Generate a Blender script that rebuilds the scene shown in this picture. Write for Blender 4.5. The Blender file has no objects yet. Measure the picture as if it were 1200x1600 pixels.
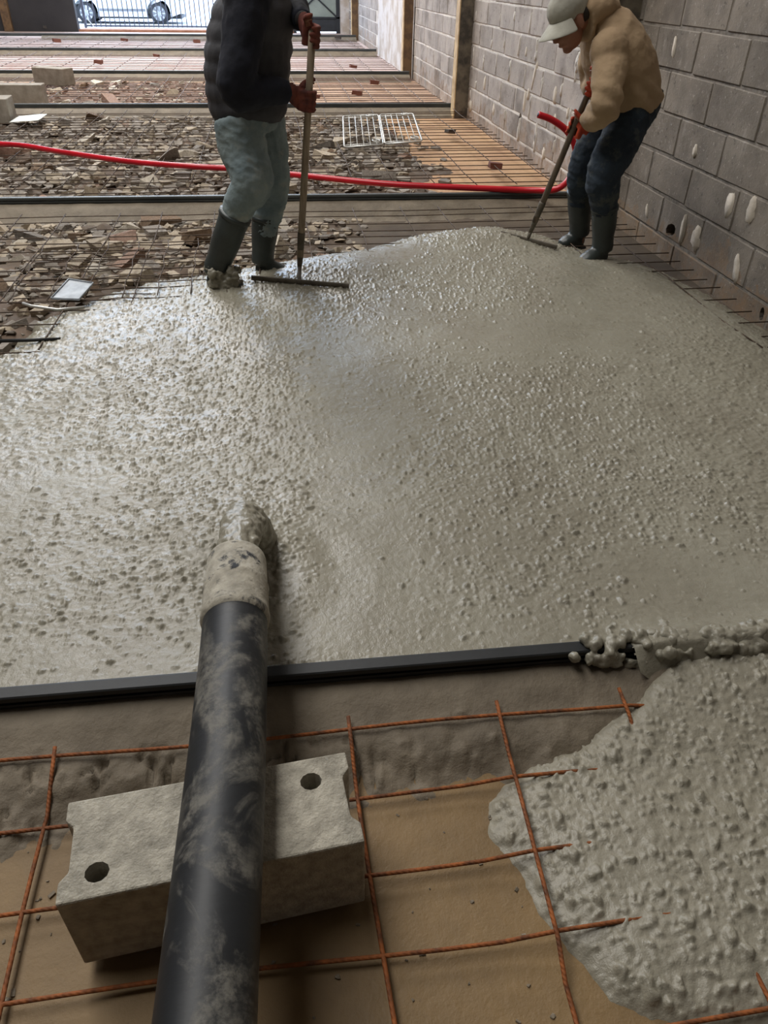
import bpy, bmesh, math, random
import numpy as np
from mathutils import Vector, Matrix
random.seed(7); rng = np.random.default_rng(7)
scene = bpy.context.scene
COL = scene.collection

# ------------------------------------------------------------------ camera
FPX, CAMH = 1155.0, 1.37                    # focal length in pixels (1200x1600 frame), eye height
def _cam_axes(vx=405., vy=-48., s=.018):    # room axis vanishing point, horizon tilt
    d = np.array([(vx-600)/FPX, (800-vy)/FPX, 1.]); d /= np.linalg.norm(d)
    e = np.array([1, -s, 0.]); X = e-(e@d)*d; X /= np.linalg.norm(X)
    c = lambda v: np.array([v[0], v[1], -v[2]])
    Y = c(d); X = c(X); Z = np.cross(X, Y)
    return np.array([X, Y, Z])
RC = _cam_axes()
cam_data = bpy.data.cameras.new('camera'); cam = bpy.data.objects.new('camera', cam_data); COL.objects.link(cam)
cam_data.sensor_fit = 'VERTICAL'; cam_data.sensor_height = 36; cam_data.lens = FPX/1600*36
cam_data.clip_start = .02; cam_data.clip_end = 200
M4 = Matrix.Identity(4)
for i in range(3):
    for j in range(3): M4[i][j] = RC[i][j]
M4[2][3] = CAMH
cam.matrix_world = M4
scene.camera = cam
def ray(x, y): return RC @ np.array([(x-600)/FPX, (800-y)/FPX, -1.])
def PZ(x, y, z):                             # measured point on the level z
    r = ray(x, y); t = (z-CAMH)/r[2]; return np.array([0, 0, CAMH])+t*r
def PY(x, y, Y):                             # measured point at the depth Y
    r = ray(x, y); t = Y/r[1]; return np.array([0, 0, CAMH])+t*r
def PX(x, y, X):
    r = ray(x, y); t = X/r[0]; return np.array([0, 0, CAMH])+t*r

# ------------------------------------------------------------------ world, lights, exposure
world = bpy.data.worlds.new('world'); scene.world = world; world.use_nodes = True
bg = world.node_tree.nodes['Background']
bg.inputs['Color'].default_value = (.62, .78, 1.0, 1); bg.inputs['Strength'].default_value = 8.5
vs = scene.view_settings
vs.view_transform = 'Standard'; vs.look = 'None'; vs.gamma = 1; vs.exposure = 0.0
try: vs.use_curve_mapping = False
except Exception: pass
def area(name, loc, sx, sy, power, col, rot=(0, 0, 0)):
    l = bpy.data.lights.new(name, 'AREA'); l.shape = 'RECTANGLE'; l.size = sx; l.size_y = sy
    l.energy = power; l.color = col
    o = bpy.data.objects.new(name, l); COL.objects.link(o); o.location = loc; o.rotation_euler = rot
    return o
# area lamps standing in for roof daylight; opaque panels close the openings above
area('roof_light_daylight', (-2.9, 4.4, 7.94), 3.4, 7.0, 640, (1.0, .975, .93))
area('roof_light_daylight', (-2.9, 14.5, 7.94), 3.4, 7.0, 1300, (1.0, .97, .94))

# ------------------------------------------------------------------ numeric noise
def _h(ix, iy, s):
    n = (ix.astype(np.int64)*374761393+iy.astype(np.int64)*668265263+s*974634777) & 0xffffffff
    n = ((n ^ (n >> 13))*1274126177) & 0xffffffff
    n = ((n ^ (n >> 16))*2246822519) & 0xffffffff
    n ^= n >> 15
    return (n & 0xffffff)/float(0xffffff)
def vnoise(x, y, s=0):
    ix = np.floor(x); iy = np.floor(y); fx = x-ix; fy = y-iy
    fx = fx*fx*(3-2*fx); fy = fy*fy*(3-2*fy)
    a = _h(ix, iy, s); b = _h(ix+1, iy, s); c = _h(ix, iy+1, s); d = _h(ix+1, iy+1, s)
    return (a*(1-fx)+b*fx)*(1-fy)+(c*(1-fx)+d*fx)*fy
def fbm(x, y, s=0, o=4):
    r = 0; a = .5; t = 0
    for k in range(o):
        r = r+a*vnoise(x*2**k, y*2**k, s+k*17); t += a; a *= .5
    return r/t
def _v3(p, s):
    i = np.floor(p); f = p-i; f = f*f*(3-2*f); out = 0
    for dx in (0, 1):
        for dy in (0, 1):
            for dz in (0, 1):
                w = (f[:, 0] if dx else 1-f[:, 0])*(f[:, 1] if dy else 1-f[:, 1])*(f[:, 2] if dz else 1-f[:, 2])
                out = out+w*_h(i[:, 0]+dx+57*(i[:, 2]+dz), i[:, 1]+dy-131*(i[:, 2]+dz), s)
    return out
def n3(p, s=0): return .62*_v3(p, s)+.26*_v3(p*2.1+5.3, s+3)+.12*_v3(p*4.3+9.1, s+7)
def sstep(a, b, x):
    t = np.clip((x-a)/(b-a), 0, 1); return t*t*(3-2*t)
def domes(x, y, cell, rmin, rmax, dens, seed, hk=.75, ang=None):
    """rounded stones standing out of a surface; dens(x,y) gives the share of cells that carry one"""
    wa = rmax*.45; wf = .9/rmax
    xw = x+wa*(fbm(x*wf, y*wf, seed+50, 2)-.5)*2; yw = y+wa*(fbm(x*wf, y*wf, seed+60, 2)-.5)*2
    out = np.zeros_like(x); ix = np.floor(x/cell); iy = np.floor(y/cell)
    for dx in (-1, 0, 1):
        for dy in (-1, 0, 1):
            jx = ix+dx; jy = iy+dy
            cx = (jx+.15+.7*_h(jx, jy, seed))*cell; cy = (jy+.15+.7*_h(jx, jy, seed+1))*cell
            r = rmin+(rmax-rmin)*_h(jx, jy, seed+2)**1.7
            on = _h(jx, jy, seed+3) < dens(cx, cy)
            th = _h(jx, jy, seed+4)*math.pi; el = .45+.5*_h(jx, jy, seed+5)
            ux = (xw-cx)*np.cos(th)+(yw-cy)*np.sin(th); uy = -(xw-cx)*np.sin(th)+(yw-cy)*np.cos(th)
            d2 = (ux/r)**2+(uy/(r*el))**2
            tilt = 1+.5*(ux/r)*(_h(jx, jy, seed+6)*2-1)+.4*(uy/r)*(_h(jx, jy, seed+7)*2-1)
            hgt = np.where(on, r*hk*np.minimum(.9, np.maximum(0, 1-d2)**.8*1.15)*tilt, 0)
            out = np.maximum(out, hgt)
    return out
def poly_sdf(x, y, poly):                    # positive inside
    n = len(poly); d = np.full(x.shape, 1e9); ins = np.zeros(x.shape, bool)
    for i in range(n):
        ax, ay = poly[i]; bx, by = poly[(i+1) % n]
        ex, ey = bx-ax, by-ay; L = ex*ex+ey*ey+1e-12
        t = np.clip(((x-ax)*ex+(y-ay)*ey)/L, 0, 1)
        d = np.minimum(d, np.hypot(x-ax-t*ex, y-ay-t*ey))
        c = ((ay > y) != (by > y)); xi = ax+(y-ay)*ex/(ey if abs(ey) > 1e-9 else 1e-9)
        ins ^= c & (x < xi)
    return np.where(ins, d, -d)

# ------------------------------------------------------------------ materials
def lin(c): return tuple(((v/255)/12.92 if v/255 <= .04045 else ((v/255+.055)/1.055)**2.4) for v in c)
class NT:
    def __init__(s, name):
        s.m = bpy.data.materials.new(name); s.m.use_nodes = True; s.t = s.m.node_tree
        s.b = s.t.nodes['Principled BSDF']; s.tc = s.t.nodes.new('ShaderNodeTexCoord')
    def n(s, typ, **kw):
        nd = s.t.nodes.new(typ)
        for k, v in kw.items(): setattr(nd, k, v)
        return nd
    def l(s, a, b): s.t.links.new(a, b)
    def noise(s, scale, detail=4, rough=.55, stretch=None, src='Object', dist=0):
        nd = s.n('ShaderNodeTexNoise'); nd.inputs['Scale'].default_value = scale
        nd.inputs['Detail'].default_value = detail; nd.inputs['Roughness'].default_value = rough; nd.inputs['Distortion'].default_value = dist
        co = s.tc.outputs[src]
        if stretch:
            mp = s.n('ShaderNodeMapping'); mp.inputs['Scale'].default_value = stretch; s.l(co, mp.inputs['Vector']); co = mp.outputs['Vector']
        s.l(co, nd.inputs['Vector']); return nd.outputs['Fac']
    def ramp(s, fac, a, b, ca=(0, 0, 0), cb=(1, 1, 1)):
        r = s.n('ShaderNodeValToRGB'); e = r.color_ramp.elements
        e[0].position = a; e[1].position = b; e[0].color = (*ca, 1); e[1].color = (*cb, 1)
        s.l(fac, r.inputs['Fac']); return r.outputs['Color']
    def mix(s, fac, a, b):
        m = s.n('ShaderNodeMix', data_type='RGBA')
        for k, v in ((0, fac), (6, a), (7, b)):
            if isinstance(v, (int, float)): m.inputs[k].default_value = v
            elif isinstance(v, tuple): m.inputs[k].default_value = (*v, 1)
            else: s.l(v, m.inputs[k])
        return m.outputs[2]
    def math(s, op, a, b=None):
        m = s.n('ShaderNodeMath', operation=op)
        for k, v in ((0, a), (1, b)):
            if v is None: continue
            if isinstance(v, (int, float)): m.inputs[k].default_value = v
            else: s.l(v, m.inputs[k])
        return m.outputs[0]
    def bump(s, h, strength=.3, dist=.01, prev=None):
        b = s.n('ShaderNodeBump'); b.inputs['Strength'].default_value = strength; b.inputs['Distance'].default_value = dist
        s.l(h, b.inputs['Height'])
        if prev is not None: s.l(prev, b.inputs['Normal'])
        s.l(b.outputs[0], s.b.inputs['Normal']); return b.outputs[0]
    def col(s, c):
        if isinstance(c, tuple): s.b.inputs['Base Color'].default_value = (*c, 1)
        else: s.l(c, s.b.inputs['Base Color'])
        return s
    def set(s, **kw):
        for k, v in kw.items():
            i = s.b.inputs[k.replace('_', ' ')]
            if isinstance(v, (int, float)): i.default_value = v
            else: s.l(v, i)
        return s
def simple(name, c1, c2=None, scale=8, rough=.8, bump=.2, bscale=60, bd=.004, lo=.35, hi=.65, metal=0, stretch=None, rnd=0, spec=.5):
    t = NT(name); c2 = c2 or tuple(v*.7 for v in c1)
    c = t.mix(t.ramp(t.noise(scale, 5, .6, stretch), lo, hi), c1, c2)
    if rnd:
        oi = t.n('ShaderNodeObjectInfo')
        hs = t.n('ShaderNodeHueSaturation'); t.l(c, hs.inputs['Color'])
        t.l(t.math('ADD', t.math('MULTIPLY', oi.outputs['Random'], rnd), 1-rnd/2), hs.inputs['Value']); c = hs.outputs['Color']
    t.col(c).set(Roughness=rough, Metallic=metal); t.b.inputs['Specular IOR Level'].default_value = spec
    if bump: t.bump(t.noise(bscale, 4, .6), bump, bd)
    return t.m
M = {}
def mk_concrete(name, c1, c2, rlo, rhi):
    t = NT(name)
    a = t.ramp(t.noise(2.2, 5, .6), .3, .7); b = t.ramp(t.noise(40, 4, .6), .35, .7)
    c = t.mix(a, c1, c2); c = t.mix(t.math('MULTIPLY', b, .22), c, tuple(v*1.35 for v in c1))
    t.col(c)
    r = t.n('ShaderNodeMapRange'); t.l(t.noise(5, 4), r.inputs[0]); r.inputs[1].default_value = .35; r.inputs[2].default_value = .65
    r.inputs[3].default_value = rlo; r.inputs[4].default_value = rhi
    t.l(r.outputs[0], t.b.inputs['Roughness'])
    p = t.bump(t.noise(70, 5, .65, (1, .8, 1)), .45, .006)
    t.bump(t.noise(240, 3, .6), .35, .002, p)
    t.set(**{'Specular_IOR_Level': .5})
    return t.m
M['wet'] = mk_concrete('wet_concrete', lin((142, 138, 124)), lin((127, 122, 108)), .2, .38)
M['wet_pile'] = mk_concrete('wet_concrete_pile', lin((146, 141, 127)), lin((130, 125, 110)), .32, .5)
def mk_mortar():
    t = NT('mortar_bed')
    c = t.mix(t.ramp(t.noise(7, 5, .6), .3, .7), lin((132, 121, 104)), lin((102, 92, 78)))
    t.col(c).set(Roughness=.72); p = t.bump(t.noise(30, 6, .65), .5, .012); t.bump(t.noise(160, 4, .6), .3, .003, p); return t.m
M['mortar_bed'] = mk_mortar()
def mk_soil(name, c1, c2, c3, r=.85):
    t = NT(name)
    c = t.mix(t.ramp(t.noise(3, 6, .6), .35, .65), c1, c2); c = t.mix(t.ramp(t.noise(.9, 5, .6), .5, .68), c, c3)
    sp = t.ramp(t.noise(38, 5, .7), .66, .74); c = t.mix(t.math('MULTIPLY', sp, .6), c, tuple(v*.35 for v in c1))
    t.col(c).set(Roughness=r); p = t.bump(t.noise(26, 6, .65), .35, .01); t.bump(t.noise(190, 3), .3, .002, p); return t.m
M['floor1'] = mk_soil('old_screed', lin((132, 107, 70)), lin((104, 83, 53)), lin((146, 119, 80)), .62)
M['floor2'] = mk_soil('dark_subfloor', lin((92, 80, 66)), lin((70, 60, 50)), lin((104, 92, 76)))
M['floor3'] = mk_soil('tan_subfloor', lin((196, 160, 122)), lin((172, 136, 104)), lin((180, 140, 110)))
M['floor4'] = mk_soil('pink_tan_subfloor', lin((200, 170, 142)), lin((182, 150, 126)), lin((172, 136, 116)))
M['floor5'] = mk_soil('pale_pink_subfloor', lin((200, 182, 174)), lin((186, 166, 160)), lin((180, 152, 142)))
M['bed'] = mk_soil('rubble_soil', lin((98, 84, 70)), lin((78, 64, 52)), lin((122, 100, 84)))
M['bed4'] = mk_soil('reddish_rubble_soil', lin((136, 110, 94)), lin((112, 90, 76)), lin((156, 130, 112)))
def mk_block(name, c1, c2, spk=.5, stain=True):
    t = NT(name); g = t.n('ShaderNodeNewGeometry')
    def nz(scale, det=5, ro=.6, st=None):
        nd = t.n('ShaderNodeTexNoise'); nd.inputs['Scale'].default_value = scale; nd.inputs['Detail'].default_value = det; nd.inputs['Roughness'].default_value = ro
        co = g.outputs['Position']
        if st:
            mp = t.n('ShaderNodeMapping'); mp.inputs['Scale'].default_value = st; t.l(co, mp.inputs['Vector']); co = mp.outputs['Vector']
        t.l(co, nd.inputs['Vector']); return nd.outputs['Fac']
    c = t.mix(t.ramp(nz(4), .3, .7), c1, c2)
    oi = t.n('ShaderNodeObjectInfo'); hs = t.n('ShaderNodeHueSaturation'); t.l(c, hs.inputs['Color'])
    t.l(t.math('ADD', t.math('MULTIPLY', oi.outputs['Random'], .24), .88), hs.inputs['Value']); c = hs.outputs['Color']
    # white lime splashes and brown stains with shapes of their own
    c = t.mix(t.math('MULTIPLY', t.ramp(nz(60, 3, .7), .63, .67), spk), c, lin((196, 190, 180)))
    c = t.mix(t.math('MULTIPLY', t.ramp(nz(9, 5, .65, (1, 1, .35)), .60, .68), spk*.7), c, lin((176, 170, 162)))
    if stain:
        sx = t.n('ShaderNodeSeparateXYZ'); t.l(g.outputs['Position'], sx.inputs[0])
        lowm = t.n('ShaderNodeMapRange'); t.l(sx.outputs['Z'], lowm.inputs[0]); lowm.inputs[1].default_value = .05; lowm.inputs[2].default_value = .42
        lowm.inputs[3].default_value = .62; lowm.inputs[4].default_value = .25
        s = t.math('GREATER_THAN', t.math('ADD', nz(3.3, 5, .6), lowm.outputs[0]), .98)
        c = t.mix(t.math('MULTIPLY', t.math('MULTIPLY', s, t.ramp(nz(14, 5, .7), .3, .7)), .75), c, lin((142, 112, 80)))
        c = t.mix(t.math('MULTIPLY', t.ramp(nz(2.1, 6, .65), .50, .64), .6), c, lin((86, 78, 70)))
        c = t.mix(t.math('MULTIPLY', t.ramp(nz(24, 5, .75), .60, .66), .6), c, lin((64, 58, 54)))
    t.col(c).set(Roughness=.88); p = t.bump(nz(70, 5, .7), .5, .008); t.bump(nz(240, 3), .4, .003, p)
    return t.m
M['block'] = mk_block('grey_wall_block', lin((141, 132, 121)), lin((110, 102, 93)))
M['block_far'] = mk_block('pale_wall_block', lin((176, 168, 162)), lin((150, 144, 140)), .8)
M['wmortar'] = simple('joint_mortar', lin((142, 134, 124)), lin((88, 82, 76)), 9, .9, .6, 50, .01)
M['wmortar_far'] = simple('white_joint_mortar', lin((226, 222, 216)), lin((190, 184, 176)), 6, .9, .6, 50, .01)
M['plaster'] = simple('worn_plaster', lin((206, 204, 204)), lin((180, 170, 160)), 3, .85, .3, 30, .01, .45, .6)
M['dab'] = simple('plaster_dab', lin((206, 196, 182)), lin((176, 166, 152)), 20, .85, .4, 90, .004)
def mk_upper():
    t = NT('block_wall_upper'); br = t.n('ShaderNodeTexBrick'); mp = t.n('ShaderNodeMapping')
    t.l(t.tc.outputs['Object'], mp.inputs['Vector']); mp.inputs['Rotation'].default_value = (math.pi/2, 0, math.pi/2)
    t.l(mp.outputs['Vector'], br.inputs['Vector']); br.inputs['Scale'].default_value = 1
    br.inputs['Brick Width'].default_value = .5; br.inputs['Row Height'].default_value = .205; br.inputs['Mortar Size'].default_value = .006
    br.inputs['Color1'].default_value = (*lin((130, 124, 116)), 1); br.inputs['Color2'].default_value = (*lin((112, 106, 100)), 1); br.inputs['Mortar'].default_value = (*lin((150, 144, 136)), 1)
    t.col(br.outputs['Color']).set(Roughness=.9); return t.m
M['upper'] = mk_upper()
M['darkwall'] = simple('dark_wall', lin((70, 66, 62)), lin((56, 52, 50)), 1.5, .8, .2, 30)
M['darkpanel'] = simple('dark_shutter', lin((52, 50, 52)), lin((40, 39, 42)), 1.5, .7, .2, 30)
M['roof'] = simple('roof_sheet', lin((120, 116, 110)), None, 2, .7, 0)
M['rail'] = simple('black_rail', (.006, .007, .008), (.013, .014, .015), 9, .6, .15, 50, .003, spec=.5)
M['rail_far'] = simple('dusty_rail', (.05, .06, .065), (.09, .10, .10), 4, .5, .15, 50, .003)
def mk_rust(name, a, b, r=.75):
    t = NT(name); t.col(t.mix(t.ramp(t.noise(30, 4, .6), .35, .65), a, b)).set(Roughness=r, Metallic=.15)
    w = t.n('ShaderNodeTexWave', bands_direction='DIAGONAL'); w.inputs['Scale'].default_value = 55; t.l(t.tc.outputs['Object'], w.inputs['Vector'])
    t.bump(w.outputs['Fac'], .35, .002); return t.m
M['rust'] = mk_rust('rusty_steel', lin((158, 90, 42)), lin((92, 54, 30)))
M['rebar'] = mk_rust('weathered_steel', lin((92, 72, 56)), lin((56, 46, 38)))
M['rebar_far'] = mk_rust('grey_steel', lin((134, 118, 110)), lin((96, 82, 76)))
M['beam'] = simple('steel_column_paint', lin((118, 92, 62)), lin((84, 64, 46)), 6, .6, .2, 40, .004, .4, .6)
M['flange'] = simple('flange_painted_light', lin((214, 190, 148)), lin((176, 150, 112)), 6, .6, .2, 40, .004, .4, .6)  # outer flange pale: light from the left put into its colour
M['beam_near'] = simple('dark_steel_column', lin((112, 104, 90)), lin((60, 56, 50)), 6, .6, .2, 40, .004, .4, .6)
M['cblock'] = simple('concrete_block', lin((178, 172, 158)), lin((132, 127, 115)), 34, .9, .7, 130, .006, .35, .7)
M['cblock_far'] = simple('grey_concrete_block', lin((158, 150, 138)), lin((132, 124, 112)), 10, .9, .5, 60, .006)
def mk_hose():
    t = NT('cement_smeared_rubber')
    n1 = t.ramp(t.noise(9, 6, .62, (1, .8, 1), dist=.6), .47, .57); n2 = t.ramp(t.noise(34, 6, .75), .40, .58)
    sm = t.math('MULTIPLY', n1, t.math('ADD', t.math('MULTIPLY', n2, .42), .06))
    t.col(t.mix(sm, (.009, .0105, .013), lin((140, 136, 126))))
    r = t.n('ShaderNodeMapRange'); t.l(sm, r.inputs[0]); r.inputs[3].default_value = .52; r.inputs[4].default_value = .85; t.l(r.outputs[0], t.b.inputs['Roughness'])
    p = t.bump(t.noise(14, 4, .5, (1, 3, 1)), .12, .01); t.bump(sm, .25, .002, p); return t.m
M['hose'] = mk_hose()
def mk_collar():
    t = NT('cement_coated_collar')
    n1 = t.ramp(t.noise(16, 6, .65, dist=.5), .40, .48)
    c = t.mix(t.ramp(t.noise(30, 4), .35, .7), lin((176, 170, 156)), lin((132, 127, 114)))
    t.col(t.mix(n1, (.02, .022, .026), c)).set(Roughness=.8); t.bump(t.noise(80, 5, .6), .5, .006); return t.m
M['collar'] = mk_collar()
M['redhose'] = simple('red_hose_plastic', (.62, .008, .022), (.48, .006, .016), 5, .35, .05, 60, .002)
M['black'] = simple('black_plastic', (.006, .007, .008), None, 8, .5, .1, 60, .002)
M['rubber'] = simple('boot_rubber', lin((58, 66, 66)), lin((46, 50, 48)), 9, .45, .15, 50, .003)
M['rubber2'] = simple('green_boot_rubber', lin((46, 54, 52)), lin((34, 40, 40)), 9, .42, .15, 50, .003)
def mk_denim(name, a, b, dust):
    t = NT(name); c = t.mix(t.ramp(t.noise(7, 5, .6), .35, .65), a, b)
    c = t.mix(t.math('MULTIPLY', t.ramp(t.noise(11, 5, .65), .54, .7), .6), c, dust)
    t.col(c).set(Roughness=.9); p = t.bump(t.noise(26, 4, .6), .4, .012); t.bump(t.noise(500, 2), .2, .001, p); return t.m
M['denim'] = mk_denim('light_denim', lin((136, 149, 150)), lin((104, 119, 124)), lin((160, 160, 150)))
M['denim2'] = mk_denim('dark_denim', lin((42, 54, 66)), lin((26, 36, 48)), lin((92, 94, 86)))
M['vest'] = simple('charcoal_vest', lin((62, 62, 66)), lin((44, 44, 50)), 8, .75, .3, 40, .006)
M['navy'] = simple('navy_sleeve', lin((22, 26, 40)), lin((14, 16, 28)), 8, .9, .3, 40, .006)
M['hoodie'] = simple('tan_hoodie', lin((172, 148, 118)), lin((152, 128, 100)), 5, .95, .35, 35, .008)
M['glove'] = simple('red_glove', lin((128, 66, 52)), lin((80, 42, 38)), 25, .85, .3, 120, .003)
M['glove2'] = simple('orange_glove', lin((196, 74, 40)), lin((150, 52, 32)), 25, .85, .3, 120, .003)
M['glove_dark'] = simple('dark_glove_tip', lin((34, 30, 30)), None, 20, .85, .2, 90, .003)
M['skin'] = simple('skin', lin((150, 104, 82)), lin((132, 88, 70)), 12, .55, .1, 120, .002)
M['hair'] = simple('dark_hair', lin((38, 30, 26)), None, 40, .7, .4, 160, .004)
M['eye'] = simple('eye', lin((200, 196, 190)), lin((190, 186, 180)), 5, .25, 0)
M['cap'] = simple('pale_cap', lin((176, 174, 162)), lin((150, 147, 136)), 7, .9, .3, 40, .006)
M['wood'] = simple('worn_ash_handle', lin((168, 152, 132)), lin((128, 112, 94)), 9, .65, .25, 60, .003, stretch=(8, 8, 1))
M['wood_dark'] = simple('dark_wood_handle', lin((110, 96, 80)), lin((78, 66, 54)), 9, .6, .25, 60, .003, stretch=(8, 8, 1))
M['toolsteel'] = simple('cement_stained_steel', lin((112, 104, 92)), lin((84, 78, 68)), 20, .6, .3, 80, .003, metal=.3)
M['zinc'] = simple('galvanised_steel', lin((176, 182, 188)), lin((140, 146, 152)), 14, .6, .1, 60, .002, metal=.2)
M['wire'] = simple('bright_wire', lin((214, 214, 210)), lin((176, 176, 172)), 14, .4, .1, 60, .002, metal=.4)
M['brickred'] = simple('red_brick_piece', lin((124, 78, 64)), lin((96, 62, 52)), 20, .9, .5, 80, .006)
M['paper'] = simple('white_sheet', lin((226, 230, 222)), lin((206, 210, 204)), 5, .7, 0)
M['carpaint'] = simple('white_car_paint', (.62, .66, .70), (.6, .64, .68), 2, .25, 0)
M['tyre'] = simple('tyre', (.02, .02, .024), None, 20, .8, .1)
M['alloy'] = simple('alloy_wheel', (.5, .52, .56), None, 9, .35, 0, metal=.6)
M['glass'] = simple('car_glass', (.02, .03, .035), None, 3, .08, 0)
M['cartrim'] = simple('grey_trim', (.18, .19, .21), None, 9, .6, 0)
M['fence'] = simple('fence_paint', lin((96, 104, 126)), None, 8, .5, 0)
M['street'] = simple('pale_pavement', lin((196, 200, 204)), lin((176, 180, 186)), 1.5, .8, .2, 20)
M['facade'] = simple('pale_facade', lin((206, 204, 208)), lin((190, 188, 194)), 1.2, .85, .2, 12)
M['gatepanel'] = simple('grey_green_gate', lin((150, 164, 160)), lin((132, 146, 144)), 3, .6, .1, 20)
M['gateframe'] = simple('dark_gate_frame', lin((44, 50, 58)), None, 6, .6, 0)
M['sill'] = simple('brick_sill', lin((176, 130, 104)), lin((150, 106, 84)), 6, .85, .3, 30)
STONE = [simple('rubble_beige', lin((192, 178, 158)), lin((160, 146, 126)), 10, .9, .6, 50, .01, rnd=.5),
         simple('rubble_grey', lin((150, 142, 132)), lin((116, 108, 100)), 10, .9, .6, 50, .01, rnd=.5),
         simple('rubble_brown', lin((130, 108, 86)), lin((100, 80, 62)), 10, .9, .6, 50, .01, rnd=.5),
         simple('rubble_pinkish', lin((168, 140, 124)), lin((138, 112, 96)), 10, .9, .6, 50, .01, rnd=.5),
         simple('rubble_pale', lin((214, 204, 188)), lin((180, 170, 154)), 10, .9, .6, 50, .01, rnd=.4)]

# ------------------------------------------------------------------ mesh helpers
def new_obj(name, me, parent=None):
    o = bpy.data.objects.new(name, me); COL.objects.link(o)
    if parent is not None: o.parent = parent
    return o
def mk_mesh(name, V, F, mat=None, smooth=False):
    me = bpy.data.meshes.new(name)
    me.from_pydata([tuple(map(float, v)) for v in V], [], [tuple(int(i) for i in f) for f in F]); me.update()
    if mat is not None: me.materials.append(mat)
    if smooth: me.polygons.foreach_set('use_smooth', [True]*len(me.polygons))
    return me
def obj(name, V, F, mat, parent=None, smooth=False):
    """V in world metres; the parent is an Empty without rotation, the child keeps its place"""
    V = np.asarray(V, float)
    if parent is not None: V = V-np.array(parent_world(parent))
    return new_obj(name, mk_mesh(name, V, F, mat, smooth), parent)
def parent_world(p):
    v = Vector((0, 0, 0))
    while p is not None: v = v+p.location; p = p.parent
    return v
def empty(name, loc): 
    o = bpy.data.objects.new(name, None); COL.objects.link(o); o.location = tuple(map(float, loc)); o.empty_display_size = .1; return o
def tag(o, label=None, cat=None, group=None, kind=None):
    if label: o['label'] = label
    if cat: o['category'] = cat
    if group: o['group'] = group
    if kind: o['kind'] = kind
    return o
def grid_mesh(name, X, Y, Z, mask, mat):
    ny, nx = X.shape; idx = np.arange(nx*ny).reshape(ny, nx)
    q = np.stack([idx[:-1, :-1], idx[:-1, 1:], idx[1:, 1:], idx[1:, :-1]], -1).reshape(-1, 4)
    if mask is not None:
        mk = mask.reshape(-1); q = q[mk[q].all(1)]
    used = np.unique(q); remap = -np.ones(nx*ny, np.int64); remap[used] = np.arange(len(used)); q = remap[q]
    V = np.stack([X, Y, Z], -1).reshape(-1, 3)[used].astype(np.float32)
    me = bpy.data.meshes.new(name); me.vertices.add(len(V)); me.vertices.foreach_set('co', V.ravel())
    me.loops.add(q.size); me.loops.foreach_set('vertex_index', q.ravel().astype(np.int32))
    me.polygons.add(len(q)); me.polygons.foreach_set('loop_start', np.arange(0, q.size, 4, dtype=np.int32))
    try: me.polygons.foreach_set('loop_total', np.full(len(q), 4, np.int32))
    except Exception: pass
    me.update(calc_edges=True); me.validate()
    me.polygons.foreach_set('use_smooth', np.ones(len(me.polygons), bool)); me.materials.append(mat)
    return me
def box(x0, x1, y0, y1, z0, z1):
    V = [(x0, y0, z0), (x1, y0, z0), (x1, y1, z0), (x0, y1, z0), (x0, y0, z1), (x1, y0, z1), (x1, y1, z1), (x0, y1, z1)]
    F = [(3, 2, 1, 0), (4, 5, 6, 7), (0, 1, 5, 4), (1, 2, 6, 5), (2, 3, 7, 6), (3, 0, 4, 7)]
    return V, F
def join(parts):
    V = []; F = []
    for v, f in parts:
        k = len(V); V += [tuple(p) for p in v]; F += [tuple(i+k for i in q) for q in f]
    return V, F
def loft(pts, radii, segs=14, ref=None, cap=True):
    """tube through pts; a radius is r or (a, b): a along ref, b across it"""
    P = [np.array(p, float) for p in pts]; n = len(P); V = []; F = []
    T = []
    for i in range(n):
        t = P[min(i+1, n-1)]-P[max(i-1, 0)]; T.append(t/np.linalg.norm(t))
    r0 = np.array(ref if ref is not None else ((0, 0, 1) if abs(T[0][2]) < .9 else (1, 0, 0)), float)
    u = r0
    for i in range(n):
        u = (r0 if ref is not None else u); u = u-(u@T[i])*T[i]; u = u/np.linalg.norm(u); w = np.cross(T[i], u)
        a, b = radii[i] if isinstance(radii[i], (tuple, list)) else (radii[i], radii[i])
        for k in range(segs):
            th = 2*math.pi*k/segs; V.append(P[i]+u*a*math.cos(th)+w*b*math.sin(th))
    for i in range(n-1):
        for k in range(segs):
            a = i*segs+k; b = i*segs+(k+1) % segs; F.append((a, b, b+segs, a+segs))
    if cap:
        F.append(tuple(range(segs-1, -1, -1))); F.append(tuple(range((n-1)*segs, n*segs)))
    return V, F
def smooth_path(pts, per=6):
    P = [np.array(p, float) for p in pts]; out = []
    for i in range(len(P)-1):
        p0 = P[max(i-1, 0)]; p1 = P[i]; p2 = P[i+1]; p3 = P[min(i+2, len(P)-1)]
        for k in range(per):
            t = k/per; out.append(.5*((2*p1)+(-p0+p2)*t+(2*p0-5*p1+4*p2-p3)*t*t+(-p0+3*p1-3*p2+p3)*t**3))
    out.append(P[-1]); return out
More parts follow.
